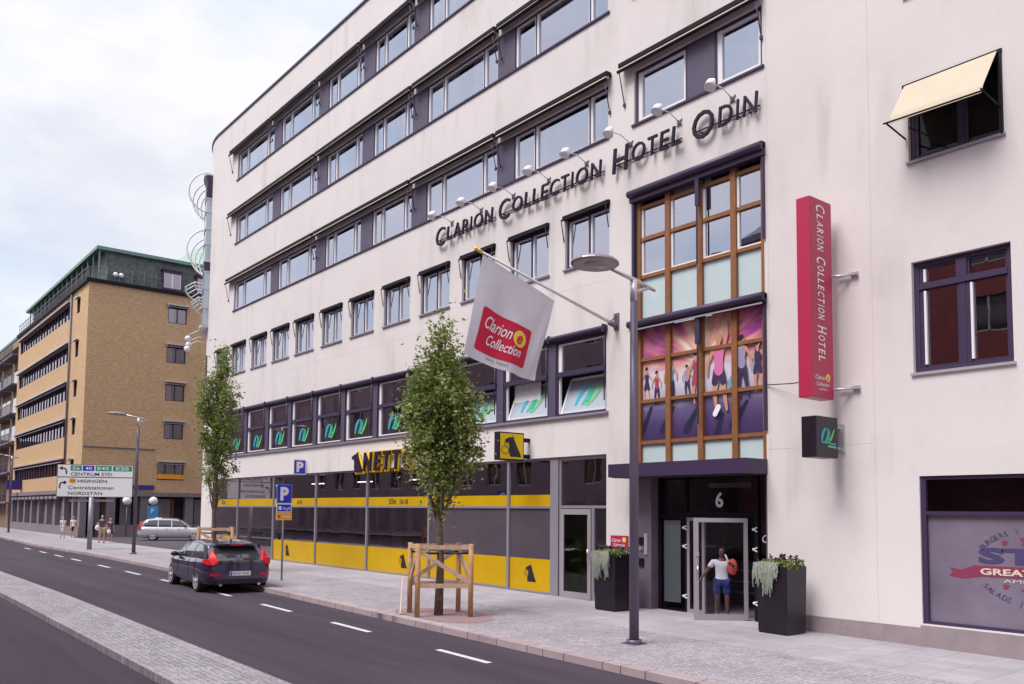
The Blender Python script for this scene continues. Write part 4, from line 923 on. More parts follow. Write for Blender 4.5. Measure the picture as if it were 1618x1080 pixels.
for ch, x0, w in (('N', -29.93, .66), ('E', -29.10, .52), ('T', -28.42, .56), ('T', -27.72, .56), ('O', -27.0, .66)): shop_letter(ch=ch, x0=x0, w=w).build('letter', ['ink', 'sign_yellow'], ls)
# projecting parking sign on the wall
ps = thing('parking_wall_sign', (-35.3, 16.6, 3.9), 'square blue sign with a white P projecting from the white wall', 'sign')
mb = MB(); mb.box(-35.36, -35.30, 16.26, 16.98-.12, 3.93, 4.60, 1); mb.box(-35.30, -35.292, 16.30, 16.82, 3.98, 4.56, 0); mb.build('panel', ['blue_sign', 'white'], ps)
mb = MB(); mb.text('P', lambda u, w, d: (-35.288, 16.40+u, 4.04+w), 1, 0, fit=.33, fith=.46, bold=.05); mb.build('lettering', 'white', ps)
# red plate
rp = thing('name_plate', (-16.2, D, 1.4), 'small red plaque with white lettering on the white pier by the planter', 'sign')
mb = MB(); mb.box(-16.51, -15.87, D-.03, D-.002, 1.42, 1.77); mb.build('plate', 'red_sign', rp)
mb = MB(); mb.text('Clarion', lambda u, w, d: (-16.46+u, D-.034, 1.60+w), .13, 0, shear=.3, fit=.34); mb.text('Collection', lambda u, w, d: (-16.40+u, D-.034, 1.48+w), .12, 0, shear=.3, fit=.42); mb.prism([(-16.0+.07*math.cos(i*.55), 1.66+.07*math.sin(i*.55)) for i in range(11)], lambda a, b, d: (a, D-.034, b), 1); mb.build('lettering', ['white', 'gold'], rp)

# flag on its pole
FX = -16.3
fp = thing('flagpole', (FX, D, 7.54), 'white slanting flagpole fixed to the facade with a gold tip', 'flagpole')
mb = MB(); mb.tube([(FX, D-.06, 7.52), (FX, 12.10, 8.68)], [.045, .028], 10); mb.build('pole', 'white_frame', fp)
mb = MB(); mb.ball((FX, 12.05, 8.70), .05); mb.tube([(FX, 12.22, 8.65), (FX, 12.08, 8.69)], .045, 8); mb.build('finial', 'gold', fp)
mb = MB(); mb.box(FX-.09, FX+.09, D-.04, D-.001, 7.40, 7.86); mb.tube([(FX, D-.30, 7.57), (FX, D-.02, 7.50)], .075, 10); mb.tube([(FX, D-.03, 7.8), (FX, D-.25, 7.6)], .02, 5); mb.build('bracket', 'tile_grey', fp)
fg = thing('flag', (FX, 13, 7.0), 'white hanging flag with a red emblem panel and yellow letter e', 'flag')
def FS(u, v, d=0.0):
    A = Vector((0, 12.26, 8.60)).lerp(Vector((0, 14.58, 7.84)), u); B = Vector((0, 11.69, 6.12)).lerp(Vector((0, 13.97, 5.70)), u)
    p = A.lerp(B, v); p.z -= .12*math.sin(math.pi*u)*v*.6
    x = FX+.06*v*math.sin(10*u+2.2*v)+.03*math.sin(17*u-3*v)*v+.10*max(0, u-.82)*5*v*math.sin(5*v+26*u)+.02*math.sin(5*u)*v
    return (x+d, p.y+.03*math.sin(3*v+6*u)*v, p.z)
mb = MB(); nu, nv = 40, 24; i0 = 0
for i in range(nu+1):
    for j in range(nv+1): mb.v.append(FS(i/nu, j/nv))
for i in range(nu):
    for j in range(nv): a = i*(nv+1)+j; mb.f.append((a, a+nv+1, a+nv+2, a+1)); mb.m.append(0); mb.sm.append(True)
fo = mb.build('cloth', 'flag_cloth', fg, recalc=False)
def grid_on_flag(u0, u1, v0, v1, m, name, d, n=20):
    mb = MB(); 
    for i in range(n+1):
        for j in range(n+1):
            uu, vv = i/n, j/n; rc = .06
            # rounded corners: pull corner points in
            cu, cv = min(uu, 1-uu), min(vv, 1-vv)
            if cu < rc and cv < rc:
                dx, dy = rc-cu, rc-cv; L_ = math.hypot(dx, dy)
                if L_ > rc: k = rc/L_; uu = (rc-dx*k) if uu < .5 else 1-(rc-dx*k); vv = (rc-dy*k) if vv < .5 else 1-(rc-dy*k)
            mb.v.append(FS(u0+(u1-u0)*uu, v0+(v1-v0)*vv, d))
    for i in range(n):
        for j in range(n): a = i*(n+1)+j; mb.f.append((a, a+n+1, a+n+2, a+1)); mb.m.append(0); mb.sm.append(True)
    return mb.build(name, m, fo, recalc=False)
grid_on_flag(.12, .80, .47, .905, 'red_cloth', 'emblem', .006)
mb = MB()
mb.text('Clarion', lambda u, w, d: FS(.16+u*.25, .665-w*.37, .018), .5, 0, shear=.45, bold=.004); mb.text('Collection', lambda u, w, d: FS(.235+u*.235, .815-w*.34, .018), .46, 0, shear=.45, bold=.004)
mb.text('HOTEL  CHOICE', lambda u, w, d: FS(.30+u*.3, .955-w*.3, .012), .12, 2)
for ri_ in range(6):
    for k_ in range(18):
        q_ = [FS(.655+.090*rr_*math.cos(aa_), .62+.092*rr_*math.sin(aa_), .016) for rr_, aa_ in ((ri_/6, k_*math.pi/9), ((ri_+1)/6, k_*math.pi/9), ((ri_+1)/6, (k_+1)*math.pi/9), (ri_/6, (k_+1)*math.pi/9))]
        mb.quad(q_, 1)
mb.text('e', lambda u, w, d: FS(.597+u*.31, .672-w*.34, .030), .56, 3, shear=.3, bold=.012)
mb.build('lettering', ['white', 'gold', 'cloth_mauve', 'red_cloth'], fo)

# overhead wire across the facade
w = MB(); P0, P1 = Vector((-11.5, D-.03, 5.35)), Vector((-9.9, D-.5, 5.25))
w.tube([P0, (P0+P1)/2-Vector((0, 0, .03)), P1], .012, 5); tag(w.build('cable', 'black_metal'), 'thin dark cable running from the wall to the red sign', 'cable')

# ------------------------------------------------------------------ yellow brick building across the side street
BX, BY0, BY1, BXL = -77.2, D, 50.0, -108.8
bb = thing('brick_building', (BX, BY0, 0), 'yellow brick office building with dark copper mansard roof and bands of narrow windows', 'building')
EAVE = 21.3
FW = MB(); 
def face_wall(mb, T, a0, a1, z0, z1, holes, depth=.2, m=0):
    xs = sorted({a0, a1}|{h[0] for h in holes}|{h[1] for h in holes}); zs = sorted({z0, z1}|{h[2] for h in holes}|{h[3] for h in holes})
    for a, b in zip(xs, xs[1:]):
        for c, d in zip(zs, zs[1:]):
            if not any(h[0] < (a+b)/2 < h[1] and h[2] < (c+d)/2 < h[3] for h in holes):
                mb.v_add = 0; i = len(mb.v); mb.v += [T(a, 0, c), T(b, 0, c), T(b, 0, d), T(a, 0, d)]; mb.f.append((i, i+1, i+2, i+3)); mb.m.append(m); mb.sm.append(False)
    for a, b, c, d in holes:
        for q in (((a, c), (a, d)), ((b, c), (b, d)), ((a, d), (b, d)), ((a, c), (b, c))):
            i = len(mb.v); mb.v += [T(q[0][0], 0, q[0][1]), T(q[0][0], depth, q[0][1]), T(q[1][0], depth, q[1][1]), T(q[1][0], 0, q[1][1])]; mb.f.append((i, i+1, i+2, i+3)); mb.m.append(m); mb.sm.append(False)
TS = lambda a, d, z: (a, BY0+d, z)          # street face, d goes inwards
TF = lambda a, d, z: (BX-d, a, z)           # side face
SROW = [(5.2, 6.5), (8.62, 10.02), (11.9, 13.3), (15.35, 16.8), (19.2, 20.5)]
FROW = [(4.85, 6.42), (8.45, 10.0), (11.83, 13.48), (15.2, 16.82), (18.75, 20.35)]
sh = [(-107.6, -83.6, s, h) for s, h in SROW]+[(-81.2, -80.1, s, h) for s, h in SROW]
fh = []
for i, (s, h) in enumerate(FROW):
    fh += [(22.95 if i == 0 else 23.38, 25.2 if i == 0 else 25.02, s, h), (28.4, 30.1, s, h), (33, 34.7, s, h), (38, 39.7, s, h)]
mb = MB(); face_wall(mb, TS, BXL, BX, 3.9, EAVE, sh); face_wall(mb, TF, BY0, BY1, 3.75, EAVE, fh); mb.quad([(BXL, BY0, 0), (BXL, BY1, 0), (BXL, BY1, EAVE), (BXL, BY0, EAVE)])
mb.build('wall', 'yellow_brick', bb, recalc=False)
mb = MB(); mb.box(BXL+.2, BX-.9, BY0+1.3, BY0+1.4, 3.9, EAVE); mb.box(BX-1.4, BX-1.3, BY0+1.4, BY1, 3.9, EAVE); mb.build('room_wall', 'interior', bb)
def bwin(T, a0, a1, s, h, mull, name='window', shade=True, cur=0):
    f = MB(T=T); w = .07
    f.box(a0, a0+w, .06, .18, s, h); f.box(a1-w, a1, .06, .18, s, h); f.box(a0+w, a1-w, .063, .18, h-w, h); f.box(a0+w, a1-w, .063, .18, s, s+w)
    for x in mull: f.box(x-.04, x+.04, .07, .17, s+w, h-w)
    fo = f.build(name, 'dark_metal', bb); p = MB(T=T); p.quad([(a0+w, .13, s+w), (a1-w, .13, s+w), (a1-w, .13, h-w), (a0+w, .13, h-w)]); p.build('pane', 'glass_low', fo)
    c = MB(T=T); xs = [a0]+list(mull)+[a1]
    for k_, (x0, x1) in enumerate(zip(xs, xs[1:])):
        if cur == 1: c.box(x0+(x1-x0)*.5, x1-.03, .22, .25, s, h)
        elif cur == 2 and k_ == 0: c.box(x0+.1, x0+(x1-x0)*.7, .3, .32, s, h)
    if c.v: c.build('curtain', 'curtain', fo)
    if shade: 
        g = MB(T=T); g.box(a0-.1, a1+.1, -.25, .02, h-.02, h+.06, 0); g.beam((a0-.05, -.25, h), (a0-.05, -.28, h-.25), .03, .03, 0); g.quad([(a0-.1, -.04, h+.05), (a1+.1, -.04, h+.05), (a1+.1, -.27, h-.22), (a0-.1, -.27, h-.22)], 1); g.build('awning', ['light_alu', 'tile_grey'], fo)
    return fo
for s, h in SROW:
    n = 9
    for i in range(n):
        a0 = -107.6+24.0*i/n; a1 = a0+24.0/n; bwin(TS, a0+.02, a1-.02, s, h, [(a0+a1)/2], shade=False, cur=1)
    mb = MB(); mb.box(-107.9, -83.3, BY0-.35, BY0+.02, h+.10, h+.2, 0); mb.quad([(-107.9, BY0-.05, h+.1), (-83.3, BY0-.05, h+.1), (-83.3, BY0-.35, h-.18), (-107.9, BY0-.35, h-.18)], 1); mb.build('awning', ['light_alu', 'tile_grey'], bb)
    bwin(TS, -81.2, -80.1, s, h, [], shade=True)
for i, (a0, a1, s, h) in enumerate(fh): bwin(TF, a0, a1, s, h, [(a0+a1)/2] if a1-a0 < 2 else [a0+.7, a0+1.5], cur=2)
mb = MB(); mb.box(BX, BX+.06, 22.98, 25.17, 4.95, 5.35); mb.build('flower_box', 'orange', bb)
mb = MB(); mb.tube([(-82.9, BY0-.12, 3.9), (-82.9, BY0-.12, 21.2)], .09, 8); mb.build('drain_pipe', 'tile_grey', bb)
mb = MB(); mb.box(BX, BX+.05, BY0+.1, 22.7, 7.38, 7.50); mb.build('string_course', 'tile_grey', bb)
# ground floor
mb = MB(); mb.box(BXL, BX+.25, BY0-.4, BY0+3.2, 3.55, 3.9, 0); mb.box(BX-3.2, BX+.25, BY0+3.2, BY1, 3.4, 3.75, 0); mb.build('fascia', 'stone_pier', bb)
mb = MB()
for x in [-77.5, -79.8]+[-83.2-3.6*i for i in range(8)]: mb.box(x-.35, x+.35, BY0, BY0+.5, -.1, 3.55)
for y_ in (19.3, 22.0, 25.8, 29.5, 33.2): mb.box(BX-.5, BX, y_-.35, y_+.35, -.1, 3.4)
mb.build('pier', 'stone_pier', bb)
mb = MB(); mb.box(BXL, -83.4, BY0+.5, BY0+.6, -.1, 3.5, 0); mb.box(BXL, BX-.5, BY0+2.4, BY0+2.5, -.1, 3.5, 0); mb.box(BX-2.5, BX-2.4, BY0+2.5, BY1, -.1, 3.4, 0)
mb.build('ground_floor_wall', 'interior', bb)
mb = MB(); 
for i in range(14):
    a = -108.2+1.75*i; mb.quad([(a, BY0+.45, .8), (a+1.6, BY0+.45, .8), (a+1.6, BY0+.45, 3.0), (a, BY0+.45, 3.0)])
mat('shop_grey', (.22, .19, .23), .2, var=.3, vs=.6, spec=.8); mb.build('shop_pane', 'shop_grey', bb)
mb = MB(); 
for i in range(13): mb.box(-108.3+1.9*i, -107.1+1.9*i, BY0-.38, BY0-.3, 3.15, 3.40)
mb.build('shop_valance', 'light_alu', bb)
mb = MB(); mb.box(BXL, -77.0, BY0-.1, BY0+.45, -.1, .78); mb.box(BX-.4, BX+.15, 18.4, BY1, -.1, .95); mb.build('base_wall', 'stone_pier', bb)
mb = MB()
for y_, w_ in ((18.2, .5), (20.3, .9), (23.2, 1.3), (26.6, 1.6)): mb.box(BX-1.2, BX-1.1, y_, y_+w_, .9, 3.2)
mb.build('light_panel', 'shop_grey', bb)
mb = MB(); 
for y_ in (18.9, 21.6, 24.6): mb.box(BX-1.3, BX-1.2, y_, y_+.25, .9, 3.2)
mb.build('shop_door_frame', 'wood_brown', bb)
# mansard with terrace on the street side
mb = MB(); ES = 1.35
mb.box(BXL-.2, BX+.25, BY0-.25, BY0+ES+.3, EAVE, EAVE+.28, 0); mb.box(BX-3, BX+.25, BY0+ES+.3, BY1, EAVE, EAVE+.28, 0); mb.build('cornice', 'black_metal', bb)
mb = MB()
zt = 24.25
mb.quad([(BX-.05, BY0+ES, EAVE+.28), (BX-.05, BY1, EAVE+.28), (BX-.55, BY1, zt), (BX-.55, BY0+ES, zt)])
mb.quad([(BXL, BY0+ES, EAVE+.28), (BX-.05, BY0+ES, EAVE+.28), (BX-.55, BY0+ES, zt), (BXL, BY0+ES, zt)]); 
mb.build('mansard', 'mansard', bb, recalc=False)
mb = MB(); mb.box(BXL-.2, BX-.15, BY0+.55, BY1, zt, zt+.28); mb.build('roof', 'copper', bb)
mb = MB()
for i in range(22): mb.box(BX-.16+0, BX-.02, BY0+ES+1.0*i, BY0+ES+.06+1.0*i, EAVE+.3, EAVE+1.5)
for i in range(16): 
    x = BX-.4-2.0*i; mb.box(x-.05, x+.05, BY0+.75, BY0+.85, EAVE+.28, zt)
mb.build('seam', 'copper', bb)
mb = MB()
for i in range(32):
    x = BX+.1-1.0*i; mb.box(x-.02, x+.02, BY0-.12, BY0-.08, EAVE+.28, EAVE+1.25)
mb.box(BXL, BX+.12, BY0-.12, BY0-.08, EAVE+1.22, EAVE+1.28); mb.box(BXL, BX+.12, BY0-.11, BY0-.09, EAVE+.75, EAVE+.79)
for i in range(14): mb.box(BX+.08, BX+.12, BY0+1.0*i, BY0+1.0*i+.03, EAVE+.28, EAVE+1.25)
mb.box(BX+.08, BX+.12, BY0-.1, BY0+20, EAVE+1.22, EAVE+1.27); mb.box(BX+.08, BX+.12, BY0-.1, BY0+20, EAVE+.75, EAVE+.79); mb.build('railing', 'tile_grey', bb)
mb = MB()
for i in range(9): mb.box(-106+3.1*i, -104.6+3.1*i, BY0+ES-.05, BY0+ES-.01, EAVE+.6, EAVE+2.5)
mb.build('terrace_door', 'black', bb)
for a0 in (22.8, 25.75, 29.0):
    d = MB(); d.box(BX-.9, BX+.12, a0, a0+1.65, 21.62, 23.35, 0); d.box(BX-1.0, BX+.22, a0-.08, a0+1.73, 23.35, 23.5, 0); do = d.build('dormer', 'dark_metal', bb)
    p = MB(); 
    for q in (0, 1): p.quad([(BX+.125, a0+.12+.74*q, 21.8), (BX+.125, a0+.76+.74*q, 21.8), (BX+.125, a0+.76+.74*q, 23.1), (BX+.125, a0+.12+.74*q, 23.1)])
    p.build('pane', 'glass_low', do); c = MB(); c.box(BX+.121, BX+.123, a0+.1, a0+1.55, 21.8, 23.1); c.build('blind', 'curtain', do)
# upper pale copper roof further back
mb = MB(); 
mb.quad([(BX-.8, 24.0, zt+.28), (BX-.8, BY1, zt+.28), (BX-4.5, BY1, 27.6), (BX-4.5, 27.6, 27.6)]); mb.quad([(BX-.8, 24.0, zt+.28), (BX-4.5, 27.6, 27.6), (BX-20, 27.6, 27.6), (BX-20, 24.0, zt+.28)]); mat('copper_pale', (.38, .50, .43), .65, var=.08); mb.build('upper_roof', 'copper_pale', bb, recalc=False)
mb = MB(); mb.box(-104.5, -103.2, BY0+2.5, BY0+3.6, zt+.28, zt+1.6); mb.tube([(-106, BY0+3, zt), (-106, BY0+3, zt+2.6)], .05, 6); mb.build('chimney', 'red_brick', bb)
mb = MB()
for x_, y_ in ((BX+.15, 18.9), (BX+.15, 19.35)): mb.ball((x_, y_, 22.2), .20); mb.box(x_-.2, x_, y_-.03, y_+.03, 22.1, 22.16)
mb.build('roof_floodlight', 'white', bb)
# blue lettering boards
mat('navy', (.03, .02, .22), .5)
m = MB(); m.box(BX, BX+.15, 20.6, 22.7, 3.98, 4.35); m.box(BX, BX+.2, 19.8, 20.8, 3.98, 4.5); tag(m.build('shop_name_board', 'navy'), 'dark blue name board low on the yellow brick side wall, above the round lamps', 'sign')
m = MB(); m.box(-103.5, -102.9, BY0-1.4, BY0-.01, 4.2, 5.2); tag(m.build('projecting_sign', 'navy'), 'small dark blue sign projecting from the brick front above the shop windows', 'sign')
for i, (y_, lab) in enumerate(((20.2, 'left one of two white globe lamps in front of the brick arcade'), (22.3, 'right one of two white globe lamps, above the blue parking sign'))):
    t = thing('globe_lamp', (BX+1.4, y_, 0), lab, 'lamp', 'white globe lamps')
    m = MB(); m.ball((BX+1.4, y_, 3.0), .36, 0, 16, 12); m.build('globe', 'white', t); m = MB(); m.tube([(BX+1.4, y_, 0), (BX+1.4, y_, 2.7)], .05, 8); m.build('post', 'tile_grey', t)
t = thing('parking_sign', (BX+2.6, 22.0, 0), 'light blue parking sign on a pole below the right globe lamp', 'sign')
m = MB(); m.box(BX+2.62, BX+2.66, 21.5, 22.35, 1.45, 2.6, 0); m.build('panel', 'sky_blue', t); m = MB(); m.text('P', lambda u, w_, d: (BX+2.67, 21.75+u, 2.0+w_), .5, 0, bold=.02); m.build('lettering', 'white', t); m = MB(); m.tube([(BX+2.6, 22, -.03), (BX+2.6, 22, 2.5)], .04, 6); m.build('post', 'grey_alu', t)

# further house on the left edge, with balconies
fb = thing('balcony_building', (-125, D, 0), 'brownish apartment building with stacked balconies at the far left edge', 'building')
mb = MB(); mb.box(-150, -109.0, D+.9, 45, -.3, 21.5); mb.box(-150, -109.0, D+.4, D+.9, 20.9, 21.8); mb.build('wall', 'far_wall', fb)
mb = MB(); mb.box(-150.3, -108.9, D+.3, 45.3, 21.8, 22.1); mb.build('roof', 'copper', fb)
for r in range(6):
    z = 2.8+3.35*r
    for q in range(5):
        x0 = -117.2-7.6*q; m = MB(); m.box(x0, x0+7.0, D-.4, D+.898, z, z+.16, 0)
        for k_ in range(15): m.box(x0+.5*k_, x0+.5*k_+.05, D-.4, D-.36, z+.16, z+1.1, 1)
        m.box(x0, x0+7.0, D-.4, D-.35, z+1.08, z+1.14, 1); m.build('balcony', ['stone_pier', 'tile_grey'], fb)
        m = MB(); m.box(x0+.6, x0+6.4, D+.88, D+.899, z+.3, z+2.4, 0); m.box(x0+3.4, x0+3.5, D+.85, D+.9, z+.3, z+2.4, 1); m.build('window', ['car_glass', 'light_alu'], fb)
# houses further down the street closing the view
fb = thing('end_building', (-190, 10, 0), 'distant pale building at the end of the street', 'building')
mb = MB(); mb.box(-190, -165, -30, 60, -.5, 13); mb.build('wall', 'far_wall', fb); mb = MB(); mb.box(-190.5, -164.5, -30.5, 60.5, 13, 13.5); mb.build('roof', 'tile_grey', fb)
m = MB()
for q in range(22):
    for z in (2, 5.4, 8.8): m.box(-164.99, -164.95, -28+4*q, -26.6+4*q, z, z+1.8)
m.build('far_window', 'car_glass', fb)
# side street closing building behind the hotel
fb = thing('side_street_building', (-65, 92, 0), 'plain pale building closing the side street', 'building')
mb = MB(); mb.box(-90, -40, 92, 104, -.5, 15); mb.build('wall', 'far_wall', fb); mb = MB()
for q in range(12):
    for z in (2, 5.4, 8.8): mb.box(-88+4*q, -86.5+4*q, 91.95, 91.99, z, z+1.8)
mb.build('far_window', 'car_glass', fb)
# red brick block on the near side of the street (seen in the reflections)
ob = thing('red_brick_building', (-20, -12, 0), 'red brick block opposite the hotel, seen only in the window reflections', 'building')
oh = []
for q in range(24):
    for z in (4.6, 8.2, 11.8, 15.4): oh.append((-93+4.1*q, -91.2+4.1*q, z, z+1.9))
oh2 = [h_ for h_ in oh if h_[1] < -34.5]; oh = [h_ for h_ in oh if h_[1] >= -34.5]
mb = MB(); TO = lambda a, d, z: (a, -12-d, z); face_wall(mb, TO, -34, 6, -.3, 19.8, oh, .25); mb.build('wall', 'red_brick', ob, recalc=False)
mb = MB(); mb.box(-34, 6, -12.5, -12.3, -.3, 19.6); mb.build('room_wall', 'interior', ob)
mb = MB(); mb.box(-34, 6.2, -24, -11.8, 19.8, 20.2); mb.quad([(-34, -12.2, 20.2), (6, -12.2, 20.2), (6, -15.5, 22.2), (-34, -15.5, 22.2)]); mb.build('roof', 'tile_grey', ob)
for (a, b, c, d) in oh:
    m = MB(); m.box(a, b, -12.28, -12.2, c, d, 0); m.box((a+b)/2-.05, (a+b)/2+.05, -12.2, -12.14, c, d, 1); m.box(a, b, -12.2, -12.14, c, c+.1, 1); m.build('window', ['car_glass', 'white_frame'], ob)

pb = thing('plaster_building', (-90, -12, 0), 'grey beige plastered block opposite the hotel, farther down the street', 'building')
mat('beige_plaster', (.32, .24, .28), .9, var=.06, vs=.5)
mb = MB(); face_wall(mb, TO, -165, -34.05, -.3, 18.6, oh2, .25); mb.build('wall', 'beige_plaster', pb, recalc=False)
mb = MB(); mb.box(-100, -34.05, -12.5, -12.3, -.3, 18.4); mb.build('room_wall', 'interior', pb)
mb = MB(); mb.box(-165.2, -34.05, -24, -11.8, 18.6, 19.0); mb.build('roof', 'tile_grey', pb)
for (a, b, c, d) in oh2:
    m = MB(); m.box(a, b, -12.28, -12.2, c, d, 0); m.box((a+b)/2-.05, (a+b)/2+.05, -12.2, -12.14, c, d, 1); m.box(a, b, -12.2, -12.14, c, c+.1, 1); m.build('window', ['car_glass', 'white_frame'], pb)
m = MB()
for q in range(20): m.box(-98+3.2*q, -95.8+3.2*q, -12.02, -11.96, .4, 3.2)
m.build('far_window', 'shop_grey', pb)

# ------------------------------------------------------------------ street lamps
def lamp(x, y_, lab):
    g = gz(x); t = thing('street_lamp', (x, y_, g), lab, 'street lamp', 'street lamps with flat oval heads', local=True)
    m = MB(); m.tube([(0, 0, 0), (0, 0, 4.2), (0, 0, 6.75)], [.095, .088, .07], 14); m.tube([(0, 0, 0), (0, 0, .08)], .15, 14); m.box(-.17, .17, -.17, .17, -.02, .02); m.build('post', 'lamp_violet', t)
    m = MB(); m.tube([(0, 0, 6.70), (0, 0, 7.12)], .075, 12); m.tube([(0, .0, 6.88), (0, .46, 7.06)], .04, 8); m.tube([(0, .62, 7.02), (0, .1, 7.12), (0, -.62, 7.24)], [.03, .045, .04], 8); m.build('arm', 'light_alu', t)
    m = MB()
    prof = [(0, .09), (.23, .085), (.38, .055), (.455, .0), (.465, -.03), (.44, -.05)]
    def pt(r, z, a): return (r*math.sin(a), -1.08+r*math.cos(a), 7.28+z+.04*math.cos(a)*-r)
    n = 24
    for (r0_, z0_), (r1_, z1_) in zip(prof, prof[1:]):
        for k_ in range(n):
            a, b = 2*math.pi*k_/n, 2*math.pi*(k_+1)/n; m.quad([pt(r0_, z0_, a), pt(r0_, z0_, b), pt(r1_, z1_, b), pt(r1_, z1_, a)], 0, True)
    h = m.build('lamp_head', 'lamp_shell', t)
    m = MB(); m.quad([pt(.43, -.05, 2*math.pi*k_/n) for k_ in range(n)]); m.build('lens', 'lamp_shell', h)
    m = MB(); m.ball((0, -1.05, 7.25), .22, 0, 12, 8, (1, 1.2, .3)); m.build('bulb', 'lamp_glass', h)
    return t
l0 = lamp(-11.5, 12.4, 'nearest violet grey street lamp with oval head, in front of the hotel entrance')
for x, y_, lab in ((-47.34, 13.03, 'slender street lamp between the direction board and the farther tree'), (-92.3, 14.2, 'street lamp at the far left edge, farthest down the street')):
    c = copy_tree(l0); c.location = (x, y_, gz(x)); c['label'] = lab

# ------------------------------------------------------------------ trees
def tree(x, y_, hgt, lab, seed, lobes, zb, nleaf, ldir=(0, 0)):
    rnd = random.Random(seed); g = gz(x); t = thing('street_tree', (x, y_, g), lab, 'tree', 'young street trees', local=True)
    m = MB(); tr = [(0, 0, 0), (.03, .02, 1.2), (-.02, 0, 2.4), (.04, .03, 3.8), (0, .02, 5.2), (.02, 0, hgt*.86)]
    m.tube(tr, [.115, .09, .075, .06, .04, .015], 10)
    ends = []
    def tz(z):
        for a, b in zip(tr, tr[1:]):
            if a[2] <= z <= b[2]: k = (z-a[2])/(b[2]-a[2]); return (a[0]+(b[0]-a[0])*k, a[1]+(b[1]-a[1])*k, z)
        return tr[-1]
    for (cx, cy, cz, r, rz) in lobes:
        for k_ in range(3):
            z0 = max(zb-.3, cz-rnd.uniform(.9, 1.7)); p0 = Vector(tz(z0)); p2 = Vector((cx+rnd.uniform(-.5, .5)*r, cy+rnd.uniform(-.5, .5)*r, cz+rnd.uniform(-.3, .6)*rz)); p1 = (p0+p2)/2+Vector((rnd.uniform(-.1, .1), rnd.uniform(-.1, .1), -.1))
            m.tube([p0, p1, p2], [.04, .026, .010], 5)
    m.build('trunk', 'bark', t)
    L1 = [MB(), MB()]
    tot = sum(l[3]**2*l[4] for l in lobes)
    for (cx, cy, cz, r, rz) in lobes:
        nclump = max(6, int(nleaf/26*(r*r*rz)/tot))
        for c_ in range(nclump):
            u, v_, w_ = rnd.gauss(0, 1), rnd.gauss(0, 1), rnd.gauss(0, 1); n_ = math.sqrt(u*u+v_*v_+w_*w_); q = rnd.random()**.42*rnd.uniform(.85, 1.1)
            c0 = Vector((cx+r*u/n_*q, cy+r*v_/n_*q, cz+rz*w_/n_*q)); cr_ = rnd.choice((.06, .09, .13, .2)); mi = 0 if rnd.random() < .84 else 1
            for l_ in range(26):
                p = c0+Vector((rnd.gauss(0, cr_), rnd.gauss(0, cr_), rnd.gauss(0, cr_*1.25)))
                a = Vector((rnd.gauss(0, 1), rnd.gauss(0, 1), rnd.gauss(0, .7))).normalized(); b = a.cross(Vector((rnd.gauss(0, 1), rnd.gauss(0, 1), rnd.gauss(0, 1)))).normalized()
                s_ = rnd.uniform(.04, .072); M_ = L1[mi]; e = a.cross(b)*s_*.18
                M_.quad([tuple(p-a*s_), tuple(p+b*s_*.5+e), tuple(p+a*s_*.95), tuple(p-b*s_*.5+e)])
    cr_o = MB(); 
    for mi, b_ in enumerate(L1):
        i = len(cr_o.v); cr_o.v += b_.v; cr_o.f += [tuple(k_+i for k_ in f) for f in b_.f]; cr_o.m += [mi]*len(b_.f); cr_o.sm += [False]*len(b_.f)
    cr_o.build('crown', ['leaf', 'leaf_pale'], t, recalc=False)
    return t
# screen-left is roughly (-.63,-.78) in plan
def LR(s_, dpt, z, r, rz, k=.80): return ((s_*.63-dpt*.775)*k, (s_*.777+dpt*.63)*k, z, r*k*1.02, rz)
tree(-17.05, 11.62, 7.3, 'nearer street tree with dense upright crown standing in front of the yellow shop windows', 11,
     [LR(.95, .1, 4.75, .28, .3), LR(-.95, 0, 5.0, .28, .35), LR(.8, 0, 3.9, .4, .4), LR(-.75, .1, 4.0, .38, .45), LR(0, 0, 6.75, .30, .55), LR(-.25, .1, 6.15, .42, .5), LR(.22, -.1, 5.95, .45, .55), LR(-.55, 0, 5.35, .48, .6), LR(.5, .1, 5.2, .55, .6), LR(0, -.2, 5.2, .6, .7), LR(-.5, -.1, 4.5, .55, .6), LR(.62, 0, 4.5, .52, .55), LR(0, .2, 4.2, .6, .6), LR(.35, 0, 3.75, .55, .5), LR(-.35, 0, 3.55, .5, .5), LR(.1, 0, 3.1, .42, .45), LR(0, 0, 2.7, .12, .3)], 2.4, 14500)
tree(-32.5, 11.8, 8.5, 'farther street tree behind the dark hatchback, left of the yellow shop windows', 12,
     [LR(.25, 0, 8.1, .36, .55), LR(.1, .1, 7.3, .5, .65), LR(-.5, 0, 6.9, .45, .6), LR(.45, 0, 6.6, .5, .7), LR(-.55, 0, 6.1, .5, .6), LR(.1, 0, 5.9, .55, .7), LR(.6, .1, 5.5, .42, .6), LR(-.35, 0, 5.0, .5, .6), LR(.3, 0, 4.8, .5, .6), LR(-.1, 0, 4.1, .5, .55), LR(.6, 0, 3.9, .35, .3), LR(-.4, 0, 3.6, .32, .35), LR(.1, 0, 3.2, .3, .4)], 2.4, 10500)
